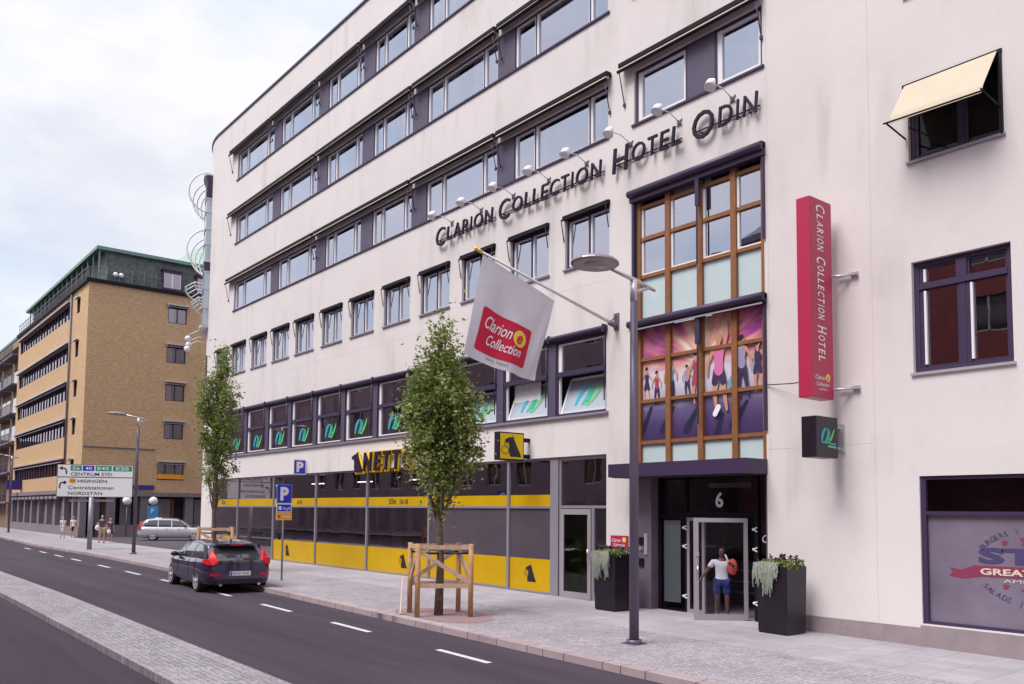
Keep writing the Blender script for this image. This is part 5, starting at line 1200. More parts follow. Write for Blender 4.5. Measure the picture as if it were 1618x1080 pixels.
def guard(x, y_, lab, lath):
    g = gz(x); t = thing('tree_guard', (x, y_, g), lab, 'tree guard', 'wooden tree guards', local=True)
    P = {'a': (-.62, -.52), 'b': (.60, -.50), 'c': (.60, .55), 'd': (-.60, .58)}
    # plan corners seen from the street: left, front, right, back
    P = {'a': (-.85, -.30), 'b': (-.02, -.62), 'c': (.62, .45), 'd': (-.30, .75)}
    for k_ in P: m = MB(); m.tube([(*P[k_], -.02), (*P[k_], 1.70)], .062, 8); m.build('post', 'stake_wood', t)
    m = MB()
    def bar(p, q, z0, z1, w_=.035, o=.0): m.beam((P[p][0], P[p][1], z0), (P[q][0], P[q][1], z1), .05, .10)
    for p, q in (('a', 'b'), ('b', 'c'), ('c', 'd'), ('d', 'a')): bar(p, q, 1.62, 1.62)
    m.build('top_rail', 'rail_wood', t); m = MB()
    for p, q in (('b', 'c'), ('c', 'd'), ('d', 'a')): bar(p, q, .72, .72)
    for p, q in (('b', 'c'), ('d', 'c'), ('b', 'a'), ('d', 'a')): bar(p, q, 1.55, .78)
    m.build('brace', 'rail_wood', t)
    m = MB()
    for p in P: m.tube([(P[p][0]*.95, P[p][1]*.95, 1.48), (0, 0, 1.46)], .03, 4)
    m.build('tie_strap', 'black', t)
    if lath: m = MB(); m.beam((-.98, -.42, .85), (-.55, -.75, .03), .03, .07); m.build('loose_lath', 'pale_wood', t)
guard(-17.0, 11.62, 'wooden tree guard of posts and rails around the nearer tree, with a loose pale lath', True)
guard(-32.5, 11.85, 'wooden tree guard around the farther tree, seen above the roof of the dark hatchback', False)

# ------------------------------------------------------------------ planters
def planter(x, y_, lab, lab2, seed):
    rnd = random.Random(seed); g = gz(x); t = thing('planter', (x, y_, g), lab, 'planter', 'tall black planters at the entrance', local=True); a, b = .38, .36
    m = MB(); hgt = 1.42
    m.quad([(-a*.93, -b*.93, .03), (a*.93, -b*.93, .03), (a, -b, hgt), (-a, -b, hgt)]); m.quad([(a*.93, -b*.93, .03), (a*.93, b*.93, .03), (a, b, hgt), (a, -b, hgt)]); m.quad([(a*.93, b*.93, .03), (-a*.93, b*.93, .03), (-a, b, hgt), (a, b, hgt)]); m.quad([(-a*.93, b*.93, .03), (-a*.93, -b*.93, .03), (-a, -b, hgt), (-a, b, hgt)])
    m.quad([(-a, -b, hgt), (a, -b, hgt), (a-.04, -b+.04, hgt), (-a+.04, -b+.04, hgt)]); m.quad([(a, -b, hgt), (a, b, hgt), (a-.04, b-.04, hgt), (a-.04, -b+.04, hgt)]); m.quad([(a, b, hgt), (-a, b, hgt), (-a+.04, b-.04, hgt), (a-.04, b-.04, hgt)]); m.quad([(-a, b, hgt), (-a, -b, hgt), (-a+.04, -b+.04, hgt), (-a+.04, b-.04, hgt)])
    m.box(-a*.9, a*.9, -b*.9, b*.9, -.12, .03); m.build('box', 'planter_black', t)
    m = MB(); m.box(-a+.04, a-.04, -b+.04, b-.04, hgt-.1, hgt-.05); m.build('soil', 'bark', t)
    pl = thing('trailing_plant', (x, y_, g+hgt), lab2, 'plant', 'plants in the black planters', local=True)
    m = MB()
    for k_ in range(300):
        s0 = rnd.uniform(-.34, .16); tuft = .5+.5*math.sin(s0*19+seed); ed = -b-.02; p0 = Vector((s0, rnd.uniform(-b, 0), rnd.uniform(0, .1))); L_ = rnd.uniform(.08, .66)*(.35+.65*tuft)
        p1 = Vector((s0+rnd.uniform(-.06, .06), ed-rnd.uniform(.0, .08), .07)); p2 = Vector((p1.x+rnd.uniform(-.06, .06), ed-rnd.uniform(0, .09), -L_)); w_ = rnd.uniform(.006, .013)
        pts = [p0, p1, (p1+p2)/2+Vector((rnd.uniform(-.03, .03), -.02, 0)), p2]
        for q0, q1 in zip(pts, pts[1:]): m.quad([tuple(q0+Vector((-w_, 0, 0))), tuple(q0+Vector((w_, .004, 0))), tuple(q1+Vector((w_, .004, 0))), tuple(q1+Vector((-w_, 0, 0)))])
    m.build('trailing_leaves', 'plant_pale', pl, recalc=False)
    m = MB(); m2 = MB()
    for k_ in range(700):
        p = Vector((rnd.uniform(-.36, .40), rnd.uniform(-.36, .36), rnd.uniform(-.05, .14))); a_ = Vector((rnd.gauss(0, 1), rnd.gauss(0, 1), rnd.gauss(0, 1))).normalized()*.04; b_ = a_.cross(Vector((rnd.gauss(0, 1), 1, rnd.gauss(0, 1)))).normalized()*.018
        m.quad([tuple(p-a_), tuple(p+b_), tuple(p+a_), tuple(p-b_)])
    for k_ in range(13):
        c0 = Vector((rnd.uniform(-.3, .38), rnd.uniform(-.3, .3), rnd.uniform(.10, .20)))
        for q in range(12):
            a_ = Vector((rnd.gauss(0, 1), rnd.gauss(0, 1), rnd.gauss(0, .6))).normalized()*.06; p = c0+a_*.7; b_ = a_.cross(Vector((0, .3, 1))).normalized()*.035; m2.quad([tuple(c0), tuple(p+b_), tuple(p+a_*.6), tuple(p-b_)])
    i = len(m.v); m.v += m2.v; m.f += [tuple(q+i for q in f) for f in m2.f]; m.m += [1]*len(m2.f); m.sm += [False]*len(m2.f); m.build('leaves_and_blossoms', ['plant_green', 'cloth_mauve'], pl, recalc=False)  # dark blossoms merged in with the leaves
planter(-10.72, 16.15, 'tall black planter right of the entrance, standing before the plain white wall', 'pale trailing plant with dark blossoms in the planter right of the entrance', 3)
planter(-15.55+.02, 16.0, 'tall black planter left of the entrance, partly behind the street lamp post', 'pale trailing plant in the planter left of the entrance, under the red plaque', 5)

# ------------------------------------------------------------------ signs by the kerb
ps = thing('parking_post', (-27.47, 12.33, gz(-27.5)), 'grey post with blue P sign, blue and orange plates beside the dark hatchback', 'sign', local=True)
m = MB(); m.tube([(0, 0, 0), (0, 0, 3.2)], .032, 8); m.build('post', 'grey_alu', ps)
def plate(z0, z1, mm, w_=.27):
    m = MB(); m.box(.04, .055, -w_, w_, z0, z1, 1); m.box(.055, .059, -w_+.025, w_-.025, z0+.025, z1-.025, 0); return m.build('panel', mm, ps)
p1 = plate(2.60, 3.24, ['blue_sign', 'sky_blue']); p2 = plate(2.30, 2.585, ['blue_sign', 'white']); p3 = plate(2.03, 2.285, ['orange', 'gold'], .28)
m = MB(); m.text('P', lambda u, w_, d: (.062, -.15+u, 2.69+w_), 1, 0, fit=.30, fith=.46, bold=.05); m.build('lettering', 'white', p1)
m = MB(); m.text('Avgift', lambda u, w_, d: (.062, -.05+u, 2.38+w_), .15, 0, fit=.28); m.box(.06, .064, -.2, -.1, 2.38, 2.5); m.build('lettering', 'white', p2)
m = MB(); m.prism([(-.18+.05*math.cos(i), 2.16+.05*math.sin(i)) for i in range(6)], lambda a, b, d: (.062, a, b)); m.text('P-hus', lambda u, w_, d: (.062, -.05+u, 2.11+w_), .14, 1, fit=.28); m.build('lettering', ['red_sign', 'white'], p3)

ds = thing('direction_sign', (-53.5, 12.31, 0), 'large white direction board with road numbers and arrows on a grey post', 'sign', local=True)
ang = math.atan2(.89, .45)
def DT(u, o, z): return (u*math.cos(ang)+o*math.sin(ang), u*math.sin(ang)-o*math.cos(ang), z)
m = MB(); m.tube([(0, 0, 0), (0, 0, 3.0)], .13, 10); m.build('post', 'grey_alu', ds)
m = MB()
for u in (-.9, .9): m.tube([DT(u, -.06, 2.7), DT(u, -.06, 4.8)], .04, 6)
m.beam(DT(-1.2, -.06, 2.8), DT(1.2, -.06, 2.8), .1, .12); m.build('bracket', 'grey_alu', ds)
BW, BZ0, BZ1 = 4.05, 3.00, 4.86; U0 = -BW/2+.18
m = MB(T=DT); m.box(U0, U0+BW, 0, .05, BZ0, BZ1, 0); m.box(U0+.03, U0+BW-.03, .05, .054, BZ0+.03, 4.10, 1); m.box(U0+.03, U0+BW-.03, .05, .054, 4.16, BZ1-.03, 1)
pn = m.build('panel', ['tile_grey', 'white'], ds)
fnS = lambda u0_, z0_: (lambda u, w_, d: (U0+u0_+u, .06, z0_+w_))
m = MB(T=DT)
for (a, b, k_) in ((.70, 1.28, 0), (1.34, 1.95, 1), (2.02, 2.88, 0), (2.95, 3.98, 0)): m.box(U0+a, U0+b, .054, .058, 4.50, 4.80, k_)
for tx, x, w_ in (('E6', .82, .36), ('40', 1.46, .38), ('E45', 2.12, .62), ('E20', 3.12, .68)): m.text(tx, fnS(x, 4.56), 1, 2, fit=w_, fith=.18, bold=.008)
m.text('CENTRUM SYD', fnS(.72, 4.22), 1, 3, fit=2.2, fith=.18, bold=.008); m.text('HISINGEN', fnS(1.1, 3.82), 1, 3, fit=1.55, fith=.18, bold=.008); m.text('Centralstationen', fnS(.62, 3.44), 1, 3, fit=2.4, fith=.20, bold=.004); m.text('NORDSTAN', fnS(.62, 3.12), 1, 3, fit=1.8, fith=.18, bold=.008)
m.prism([(.83+.19*math.cos(i*.4), 3.92+.15*math.sin(i*.4)) for i in range(16)], lambda a, b, d: (U0+a, .058, b), 4)
m.text('24', fnS(.72, 3.86), 1, 3, fit=.2, fith=.12)
def arrow(cx, cz, flip):
    P = [(.16, -.22), (.16, -.02), (.10, .10), (-.06, .12)]
    for a, b in zip(P, P[1:]):
        v = Vector((b[0]-a[0], b[1]-a[1])).normalized(); n_ = Vector((-v.y, v.x))*.035
        m.prism([(cx+flip*(a[0]+n_.x), cz+a[1]+n_.y), (cx+flip*(b[0]+n_.x), cz+b[1]+n_.y), (cx+flip*(b[0]-n_.x), cz+b[1]-n_.y), (cx+flip*(a[0]-n_.x), cz+a[1]-n_.y)], lambda a_, b_, d: (U0+a_, .06, b_), 3)
    m.prism([(cx-flip*.05, cz+.24), (cx-flip*.05, cz-.0), (cx-flip*.22, cz+.12)], lambda a_, b_, d: (U0+a_, .06, b_), 3)
arrow(.32, 4.52, 1); arrow(.32, 3.70, -1)
m.build('lettering', ['green_sign', 'blue_sign', 'white', 'black', 'orange'], pn)

# ------------------------------------------------------------------ cars
def bool_cut(o, cutters):
    for c in cutters:
        md = o.modifiers.new('c', 'BOOLEAN'); md.object = c; md.operation = 'DIFFERENCE'; md.solver = 'EXACT'
    bpy.context.view_layer.update(); dg = bpy.context.evaluated_depsgraph_get(); me = bpy.data.meshes.new_from_object(o.evaluated_get(dg)); o.modifiers.clear(); o.data = me
    for c in cutters: bpy.data.objects.remove(c)
def loft(mb, st, m=0, smooth=True, cap=True):
    """st: list of (x, [(y,z)...]) half sections from centre bottom to centre top; mirrored in y"""
    rings = []
    for x, pr in st:
        full = [(y_, z) for y_, z in pr]+[(-y_, z) for y_, z in reversed(pr[1:-1])]
        rings.append([len(mb.v)+k_ for k_ in range(len(full))]); mb.v += [(x, y_, z) for y_, z in full]
    n = len(rings[0])
    for A, B in zip(rings, rings[1:]):
        for j in range(n): mb.f.append((A[j], A[(j+1) % n], B[(j+1) % n], B[j])); mb.m.append(m); mb.sm.append(smooth)
    if cap:
        for r_ in (rings[0][::-1], rings[-1]): mb.f.append(tuple(r_)); mb.m.append(m); mb.sm.append(False)
def interp(tab, x):
    if x <= tab[0][0]: return tab[0][1]
    for (a, b), (c, d) in zip(tab, tab[1:]):
        if a <= x <= c: k_ = (x-a)/(c-a); return b+(d-b)*k_
    return tab[-1][1]
def car(name, loc, rz, lab, cat, paint, L_, Wd, shoulder, roof, roofx, wheelx, wr, kind):
    """local +x is forward, tail at x=0"""
    t = thing(name, loc, lab, cat, local=True); hw_ = Wd/2
    xs = sorted({0, .04, .12, .25, .45, L_-.45, L_-.25, L_-.1, L_-.02, L_}|{round(.45+(L_-.9)*i/22, 3) for i in range(23)})
    plan = [(0, .76), (.06, .86), (.2, .935), (.5, .985), (1.0, 1), (L_-1.0, .99), (L_-.5, .93), (L_-.2, .82), (L_, .60)]
    bot = [(0, .34), (.1, .27), (.35, .20), (L_-.4, .19), (L_-.1, .24), (L_, .34)]
    st = []
    for x in xs:
        w_ = hw_*interp(plan, x); sh_ = interp(shoulder, x); bo_ = interp(bot, x)
        st.append((x, [(0, bo_), (w_*.80, bo_), (w_*.95, bo_+.07), (w_*.985, bo_+.22), (w_, (bo_+sh_)*.52), (w_*.985, sh_-.14), (w_*.945, sh_-.03), (w_*.86, sh_+.012), (w_*.5, sh_+.03), (0, sh_+.04)]))
    m = MB(); loft(m, st); body = m.build('body', [paint, 'plastic_black'], t)
    cut = []
    for wx in wheelx:
        c = MB(); c.tube([(wx, -hw_-.3, wr), (wx, -hw_+.27, wr)], wr+.055, 28, 1, True, False); cut.append(c.build('cut', [paint, 'plastic_black'])); c = MB(); c.tube([(wx, hw_-.27, wr), (wx, hw_+.3, wr)], wr+.055, 28, 1, True, False); cut.append(c.build('cut', [paint, 'plastic_black']))
    bool_cut(body, cut)
    # cabin in dark glass, roof skin and pillars in paint
    def cab(off, x0, x1, zlo=None):
        s_ = []
        n = 18
        for i in range(n+1):
            x = x0+(x1-x0)*i/n; zr = interp(roof, x); zs = interp(shoulder, x)+.0; k_ = hw_*interp(plan, x)
            hgt = max(.015, zr-zs); top = k_*(.90-.20*min(1, hgt/.5))
            s_.append((x, [(0, zs-.02), (k_*.87+off, zs-.02), (k_*.885+off, zs+hgt*.06), ((k_*.87+top)*.5+off+.012, zs+hgt*.5), (top+off, zs+hgt*.90), (top*.90, zr-.012+off), (top*.5, zr+.012+off), (0, zr+.018+off)]))
        return s_
    rx0, rx1 = roofx
    m = MB(); loft(m, cab(0, roof[0][0], roof[-1][0])); gls = m.build('cabin_glass', 'car_glass', t)
    m = MB(); s_ = cab(.012, rx0, rx1); s_ = [(x, [(0, pr[-1][1]-.05)]+[(pr[4][0], pr[4][1]-.045)]+pr[4:]) for x, pr in s_]; loft(m, s_); m.build('roof', paint, t)
    def side(x, f):       # point on the cabin side at height fraction f
        zr = interp(roof, x); zs = interp(shoulder, x); k_ = hw_*interp(plan, x); hgt = max(.015, zr-zs); top = k_*(.90-.20*min(1, hgt/.5)); return (k_*.885+(top-k_*.885)*f+.012, zs+hgt*f)
    m = MB()
    for sg in (1, -1):
        for (xa, fa, xb, fb, w_) in kind['pillars']:
            y0_, z0_ = side(xa, fa); y1_, z1_ = side(xb, fb); m.beam((xa, sg*y0_, z0_), (xb, sg*y1_, z1_), .035, w_) if False else m.quad([(xa-w_/2, sg*(y0_+.004), z0_), (xa+w_/2, sg*(y0_+.004), z0_), (xb+w_*.4, sg*(y1_+.004), z1_), (xb-w_*.4, sg*(y1_+.004), z1_)])
        for x0_, x1_ in ((roof[0][0]+.15, roof[-1][0]-.15),):
            q = [(x0_+(x1_-x0_)*i/12) for i in range(13)]
            for a, b in zip(q, q[1:]):
                ya, za = side(a, 0); yb_, zb_ = side(b, 0); m.quad([(a, sg*(ya+.004), za-.04), (b, sg*(yb_+.004), zb_-.04), (b, sg*(yb_+.006), zb_+.025), (a, sg*(ya+.006), za+.025)])
    m.build('pillar', paint, t, recalc=False)
    for wx in wheelx:
        for sg in (1, -1):
            m = MB(); yo = sg*(hw_-.02); yi = sg*(hw_-.24); m.tube([(wx, yi, wr), (wx, yi+sg*.02, wr), (wx, yo-sg*.02, wr), (wx, yo, wr)], [wr-.03, wr, wr, wr-.03], 28); w_o = m.build('wheel', 'tyre', t)
            m = MB(); m.tube([(wx, yo-sg*.05, wr), (wx, yo+sg*.004, wr)], wr*.70, 24, 0); 
            for k_ in range(5):
                a = R_(72*k_+20); c_, s__ = math.cos(a), math.sin(a); m.prism([(wx+c_*.07+s__*.0, wr+s__*.07), (wx+math.cos(a+.26)*wr*.62, wr+math.sin(a+.26)*wr*.62), (wx+math.cos(a+.95)*wr*.62, wr+math.sin(a+.95)*wr*.62)], lambda u, v, d: (u, yo+sg*.006, v), 1)
            n = 28
            for k_ in range(n):
                a, b = 2*math.pi*k_/n, 2*math.pi*(k_+1)/n; m.quad([(wx+wr*.72*math.cos(a), yo+sg*.010, wr+wr*.72*math.sin(a)), (wx+wr*.72*math.cos(b), yo+sg*.010, wr+wr*.72*math.sin(b)), (wx+wr*.62*math.cos(b), yo+sg*.006, wr+wr*.62*math.sin(b)), (wx+wr*.62*math.cos(a), yo+sg*.006, wr+wr*.62*math.sin(a))])
            m.ball((wx, yo, wr), .05, 0, 10, 6, (1, .5, 1)); m.build('rim', ['rim', 'plastic_black'], w_o)
    for sg in (1, -1):
        m = MB(); mx_, mz_ = kind['mirror']; y_ = side(mx_, .1)[0]; m.ball((mx_, sg*(y_+.14), mz_), .10, 0, 10, 8, (.7, 1.1, .75)); m.beam((mx_, sg*y_, mz_-.05), (mx_, sg*(y_+.1), mz_-.03), .05, .04); m.build('mirror', 'plastic_black', t)
        m = MB()
        for hx_ in kind['handles']: zz = interp(shoulder, hx_)-.15; m.box(hx_-.1, hx_+.1, sg*hw_*.975, sg*(hw_*.975+.035), zz, zz+.035)
        m.build('door_handle', paint, t)
        m = MB()
        for dx in kind['doors']:
            w_ = hw_*interp(plan, dx); sh_ = interp(shoulder, dx); P = [(w_*.989, .30+.14), (w_+.003, (sh_+.2)*.52), (w_*.988, sh_-.14), (w_*.95, sh_-.03)]
            for a, b in zip(P, P[1:]): m.beam((dx, sg*a[0], a[1]), (dx, sg*b[0], b[1]), .007, .007)
        m.build('door_gap', 'black', t)
    return t, hw_, side
def tail(t, pieces):
    for name, mat_, polys in pieces:
        m = MB()
        for poly in polys: m.quad(poly)
        m.build(name, mat_, t, recalc=False)
# dark hatchback, seen from behind
SC = 1.0
roofH = [(.06, .94), (.35, 1.15), (.66, 1.345), (.95, 1.395), (1.5, 1.45), (2.1, 1.455), (2.6, 1.38), (3.05, 1.16), (3.45, .985)]
shH = [(0, .86), (.10, .90), (.4, .95), (1.0, .965), (2.4, .94), (3.3, .93), (3.8, .86), (4.25, .72), (4.4, .60)]
carL = 4.42
t, hw_, side = car('parked_hatchback', (-25.35, 10.05, -.13), math.pi-R_(4.2), 'dark violet hatchback parked at the kerb, seen from behind with red tail lamps', 'car', 'car_violet', carL, 1.84, shH, roofH, (.58, 2.35), (.86, 3.52), .325,
    dict(pillars=[(.42, .15, .80, .95, .34), (1.62, .05, 1.58, .95, .09), (2.55, .05, 2.42, .92, .07), (3.28, .1, 2.55, .95, .07)], mirror=(2.95, 1.0), handles=(1.25, 2.25), doors=(1.0, 1.62, 2.72)))
t.rotation_euler = (0, 0, math.pi-R_(4.2)); t.scale = (1.15, 1.15, 1.06)
for sg in (1, -1):
    m = MB()
    # L-shaped tail lamp: tall part beside the window, foot wrapping the flank
    pts = [(-.005, .60, .84), (-.012, .56, .92), (.06, .60, 1.02), (.24, .66, 1.20), (.34, .645, 1.26), (.30, .70, 1.18), (.18, .745, 1.03), (.10, .80, .97), (.30, .875, .945), (.34, .885, .86), (.10, .80, .81), (-.004, .70, .80)]
    m.v = [(x, sg*y_, z) for x, y_, z in pts]+[(x+.05, sg*(y_-.02), z) for x, y_, z in pts]; n = len(pts)
    c = 11
    tri = [(0, 1, 11), (1, 7, 11), (1, 2, 7), (2, 6, 7), (2, 3, 6), (3, 5, 6), (3, 4, 5), (7, 10, 11), (7, 8, 10), (8, 9, 10)]
    for f_ in tri: m.f.append(f_); m.m.append(0); m.sm.append(False)
    m.v = [(x-.035, y_*1.02, z) if k_ < n else (x, y_, z) for k_, (x, y_, z) in enumerate(m.v)]
    for k_ in range(n): m.f.append((k_, (k_+1) % n, n+(k_+1) % n, n+k_)); m.m.append(0); m.sm.append(False)
    m.build('tail_lamp', 'tail_red', t)
    m = MB(); m.box(-.012, .10, sg*.52, sg*.76, .50, .56); m.build('reflector', 'tail_red', t)
m = MB()
W2 = [(-.60, .04, .90), (.60, .04, .90), (.60, .12, .99), (.61, .40, 1.21), (.52, .53, 1.295), (-.52, .53, 1.295), (-.61, .40, 1.21), (-.60, .12, .99)]
m.quad([(x-.035, y_, z) for y_, x, z in W2]); m.quad([(-.02, .64, .86), (-.02, -.64, .86), (-.016, -.62, .925), (-.016, .62, .925)]); m.build('rear_window', 'car_glass', t)
m = MB(); m.box(.30, .62, -.54, .54, 1.345, 1.385); sp = m.build('spoiler', 'car_violet', t); m = MB(); m.box(.285, .31, -.17, .17, 1.335, 1.372); m.build('brake_lamp', 'tail_red', sp)
m = MB(); m.box(-.02, .10, -.60, .60, .27, .40); m.build('bumper_insert', 'plastic_black', t)
m = MB(); m.box(-.04, -.01, -.27, .27, .50, .62, 0); m.box(-.043, -.04, .22, .265, .505, .615, 1)
pl = m.build('number_plate', ['white', 'blue_sign'], t); m = MB(); m.text('RHZ 418', lambda u, w_, d: (-.044, .19-u, .53+w_), 1, 0, fit=.4, fith=.07); m.build('lettering', 'black', pl)
m = MB(); m.text('VOLVO', lambda u, w_, d: (-.024, .22-u, .885+w_), 1, 0, fit=.44, fith=.028); m.build('badge_lettering', 'chrome', t)
m = MB(); m.tube([(.9, 0, 1.43), (.82, 0, 1.50)], .02, 6); m.build('aerial', 'plastic_black', t)
m = MB()
for sg in (1, -1): m.tube([(-.02, sg*.5, .25), (.12, sg*.5, .25)], .04, 10)
m.build('exhaust', 'chrome', t)
# silver estate car in the side street
roofW = [(.05, 1.0), (.30, 1.30), (.55, 1.49), (1.2, 1.54), (2.2, 1.54), (2.9, 1.46), (3.35, 1.22), (3.75, 1.0)]
shW = [(0, .88), (.1, .95), (.4, .98), (3.4, .96), (4.0, .90), (4.6, .78), (4.82, .62)]
t2, hw2, side2 = car('parked_estate_car', (-67.9, 19.0, -.03), R_(68), 'silver estate car in the side street beyond the street lamp', 'car', 'car_silver', 4.82, 1.86, shW, roofW, (.5, 2.75), (1.02, 3.78), .335,
    dict(pillars=[(.25, .1, .50, .95, .16), (1.35, .05, 1.35, .95, .07), (2.25, .05, 2.25, .95, .07), (3.45, .1, 2.85, .95, .07)], mirror=(3.15, 1.03), handles=(1.9, 2.75), doors=(1.3, 2.25, 3.25)))
t2.rotation_euler = (0, 0, R_(68)); t2.scale = (1.05,)*3
for sg in (1, -1):
    m = MB(); pts = [(0, .62, .82), (.02, .82, .84), (.16, .88, .88), (.14, .86, 1.0), (.34, .72, 1.36), (.26, .66, 1.38), (.06, .62, 1.02)]
    m.quad([(x-.03, sg*(y_+.012), z) for x, y_, z in pts]); m.quad([(.16, sg*.915, .86), (.02, sg*.86, .84), (.05, sg*.86, .98), (.30, sg*.74, 1.36), (.38, sg*.70, 1.34), (.2, sg*.90, .98)]); m.build('tail_lamp', 'tail_red', t2, recalc=False)
m = MB(); m.quad([(.02, -.6, 1.0), (.02, .6, 1.0), (.30, .56, 1.36), (.30, -.56, 1.36)]); m.build('rear_window', 'car_glass', t2)
m = MB(); m.box(-.03, 0, -.26, .26, .62, .74); m.build('number_plate', 'white', t2)
m = MB()
for sg in (1, -1): m.tube([(.7, sg*.56, 1.585), (2.6, sg*.58, 1.575)], .018, 6)
m.build('roof_rail', 'chrome', t2)

# ------------------------------------------------------------------ people
def skin(name, pts, edges, m_, parent, sub=2):
    me = bpy.data.meshes.new('s'); ks = list(pts); me.from_pydata([pts[k_][:3] for k_ in ks], [(ks.index(a), ks.index(b)) for a, b in edges], [])
    o = bpy.data.objects.new('s', me); col.objects.link(o); o.modifiers.new('k', 'SKIN')
    for i, k_ in enumerate(ks):
        r = pts[k_][3]; r = r if isinstance(r, tuple) else (r, r); me.skin_vertices[0].data[i].radius = r; me.skin_vertices[0].data[i].use_root = (i == 0)
    sb = o.modifiers.new('u', 'SUBSURF'); sb.levels = sub; sb.render_levels = sub
    bpy.context.view_layer.update(); me2 = bpy.data.meshes.new_from_object(o.evaluated_get(bpy.context.evaluated_depsgraph_get()))
    bpy.data.objects.remove(o); me2.name = name
    me2.materials.clear(); me2.materials.append(MT[m_])
    for p in me2.polygons: p.use_smooth = True
    ob_ = bpy.data.objects.new(name, me2); col.objects.link(ob_); ob_.parent = parent; return ob_
def person(loc, rz, h, lab, skin_m, hair_m, top, bottom, pose, long_hair=False, dress=False, shorts=True, group=None, fingers=True, shoe='cloth_white'):
    """faces local -y; all lengths scale with height h"""
    t = thing('person', loc, lab, 'person', group, local=True); t.rotation_euler = (0, 0, rz); k_ = h/1.75
    p = pose
    J = {'pelvis': (0, 0, .93, (.13, .10)), 'belly': (0, 0, 1.06, (.125, .09)), 'chest': (0, 0, 1.27, (.145, .10)), 'collar': (0, .01, 1.42, (.09, .065)), 'neck': (0, .0, 1.50, .048), 'jaw': (0, -.02, 1.57, (.055, .062)), 'face': (0, -.012, 1.64, (.070, .085)), 'crown': (0, .005, 1.71, (.066, .08)), 'top': (0, .01, 1.745, .045)}
    E_ = [('pelvis', 'belly'), ('belly', 'chest'), ('chest', 'collar'), ('collar', 'neck'), ('neck', 'jaw'), ('jaw', 'face'), ('face', 'crown'), ('crown', 'top')]
    for s_, n_ in ((1, 'L'), (-1, 'R')):
        sh_ = (s_*.165, .01, 1.40); el, wr = p['arm'+n_]; J['sh'+n_] = (*sh_, .058); J['el'+n_] = (*el, .042); J['wr'+n_] = (*wr, .028)
        d = (Vector(wr)-Vector(el)).normalized(); hand = Vector(wr)+d*.07; J['pa'+n_] = (*hand, (.036, .022))
        E_ += [('collar', 'sh'+n_), ('sh'+n_, 'el'+n_), ('el'+n_, 'wr'+n_), ('wr'+n_, 'pa'+n_)]
        if fingers:
            sd = d.cross(Vector((0, 1, 0)) if abs(d.y) < .9 else Vector((1, 0, 0))).normalized()
            for q in range(4):
                b_ = hand+sd*(.027-.018*q)+d*.03; ln = (.065, .075, .07, .055)[q]; c_ = b_+d*ln*.55+Vector((0, -.012, 0)); e_ = b_+d*ln*.95+Vector((0, -.035, 0))
                J['f%d%s' % (q, n_)] = (*b_, .009); J['g%d%s' % (q, n_)] = (*c_, .0085); J['h%d%s' % (q, n_)] = (*e_, .007)
                E_ += [('pa'+n_, 'f%d%s' % (q, n_)), ('f%d%s' % (q, n_), 'g%d%s' % (q, n_)), ('g%d%s' % (q, n_), 'h%d%s' % (q, n_))]
            th = Vector(wr)+d*.04+sd*.035+Vector((0, -.015, 0)); J['t0'+n_] = (*th, .010); J['t1'+n_] = (*(th+d*.04+sd*.012), .008); E_ += [('pa'+n_, 't0'+n_), ('t0'+n_, 't1'+n_)]
        hp = (s_*.085, 0, .90); kn, an = p['leg'+n_]; J['hp'+n_] = (*hp, .088); J['kn'+n_] = (*kn, .055); J['cf'+n_] = (*(Vector(kn).lerp(Vector(an), .35)+Vector((0, .015, 0))), .052); J['an'+n_] = (*an, .035)
        ft = Vector(an)+Vector((0, -.13, -.045)); J['ft'+n_] = (*ft, (.038, .026)); hl = Vector(an)+Vector((0, .03, -.045)); J['hl'+n_] = (*hl, .030)
        E_ += [('pelvis', 'hp'+n_), ('hp'+n_, 'kn'+n_), ('kn'+n_, 'cf'+n_), ('cf'+n_, 'an'+n_), ('an'+n_, 'ft'+n_), ('an'+n_, 'hl'+n_)]
    sc_ = lambda D_: {a: (b[0]*k_, b[1]*k_, b[2]*k_, tuple(q*k_ for q in b[3]) if isinstance(b[3], tuple) else b[3]*k_) for a, b in D_.items()}
    JS = sc_(J); skin('body', JS, E_, skin_m, t)
    def grow(names, add, over={}):
        D_ = {}
        for a in names: q = JS[a]; r = q[3]; D_[a] = (*q[:3], tuple(x+add*k_ for x in r) if isinstance(r, tuple) else r+add*k_)
        D_.update(over); return D_
    # upper garment
    def mid(a, b, f): A, B = JS[a], JS[b]; return tuple(A[i]+(B[i]-A[i])*f for i in range(3))
    D_ = grow(['belly', 'chest', 'collar', 'shL', 'shR'], .016); D_['waist'] = (0, 0, .95*k_, (.15*k_, .115*k_))
    for n_ in 'LR': D_['sl'+n_] = (*mid('sh'+n_, 'el'+n_, .62), .062*k_)
    E2 = [('belly', 'chest'), ('belly', 'waist'), ('chest', 'collar'), ('collar', 'shL'), ('collar', 'shR'), ('shL', 'slL'), ('shR', 'slR')]
    skin('shirt', D_, E2, top, t)
    if dress:
        D_ = {'w': (0, 0, 1.0*k_, (.125*k_, .10*k_)), 'a': (0, 0, .88*k_, (.16*k_, .12*k_)), 'b': (0, 0, .70*k_, (.17*k_, .13*k_)), 'c': (0, 0, .52*k_, (.165*k_, .13*k_))}; skin('skirt', D_, [('w', 'a'), ('a', 'b'), ('b', 'c')], bottom, t)
    else:
        D_ = grow(['pelvis', 'hpL', 'hpR'], .022); 
        for n_ in 'LR':
            D_['k'+n_] = (*mid('hp'+n_, 'kn'+n_, .85), .092*k_)
            if not shorts: D_['z'+n_] = (*mid('kn'+n_, 'an'+n_, .9), .055*k_)
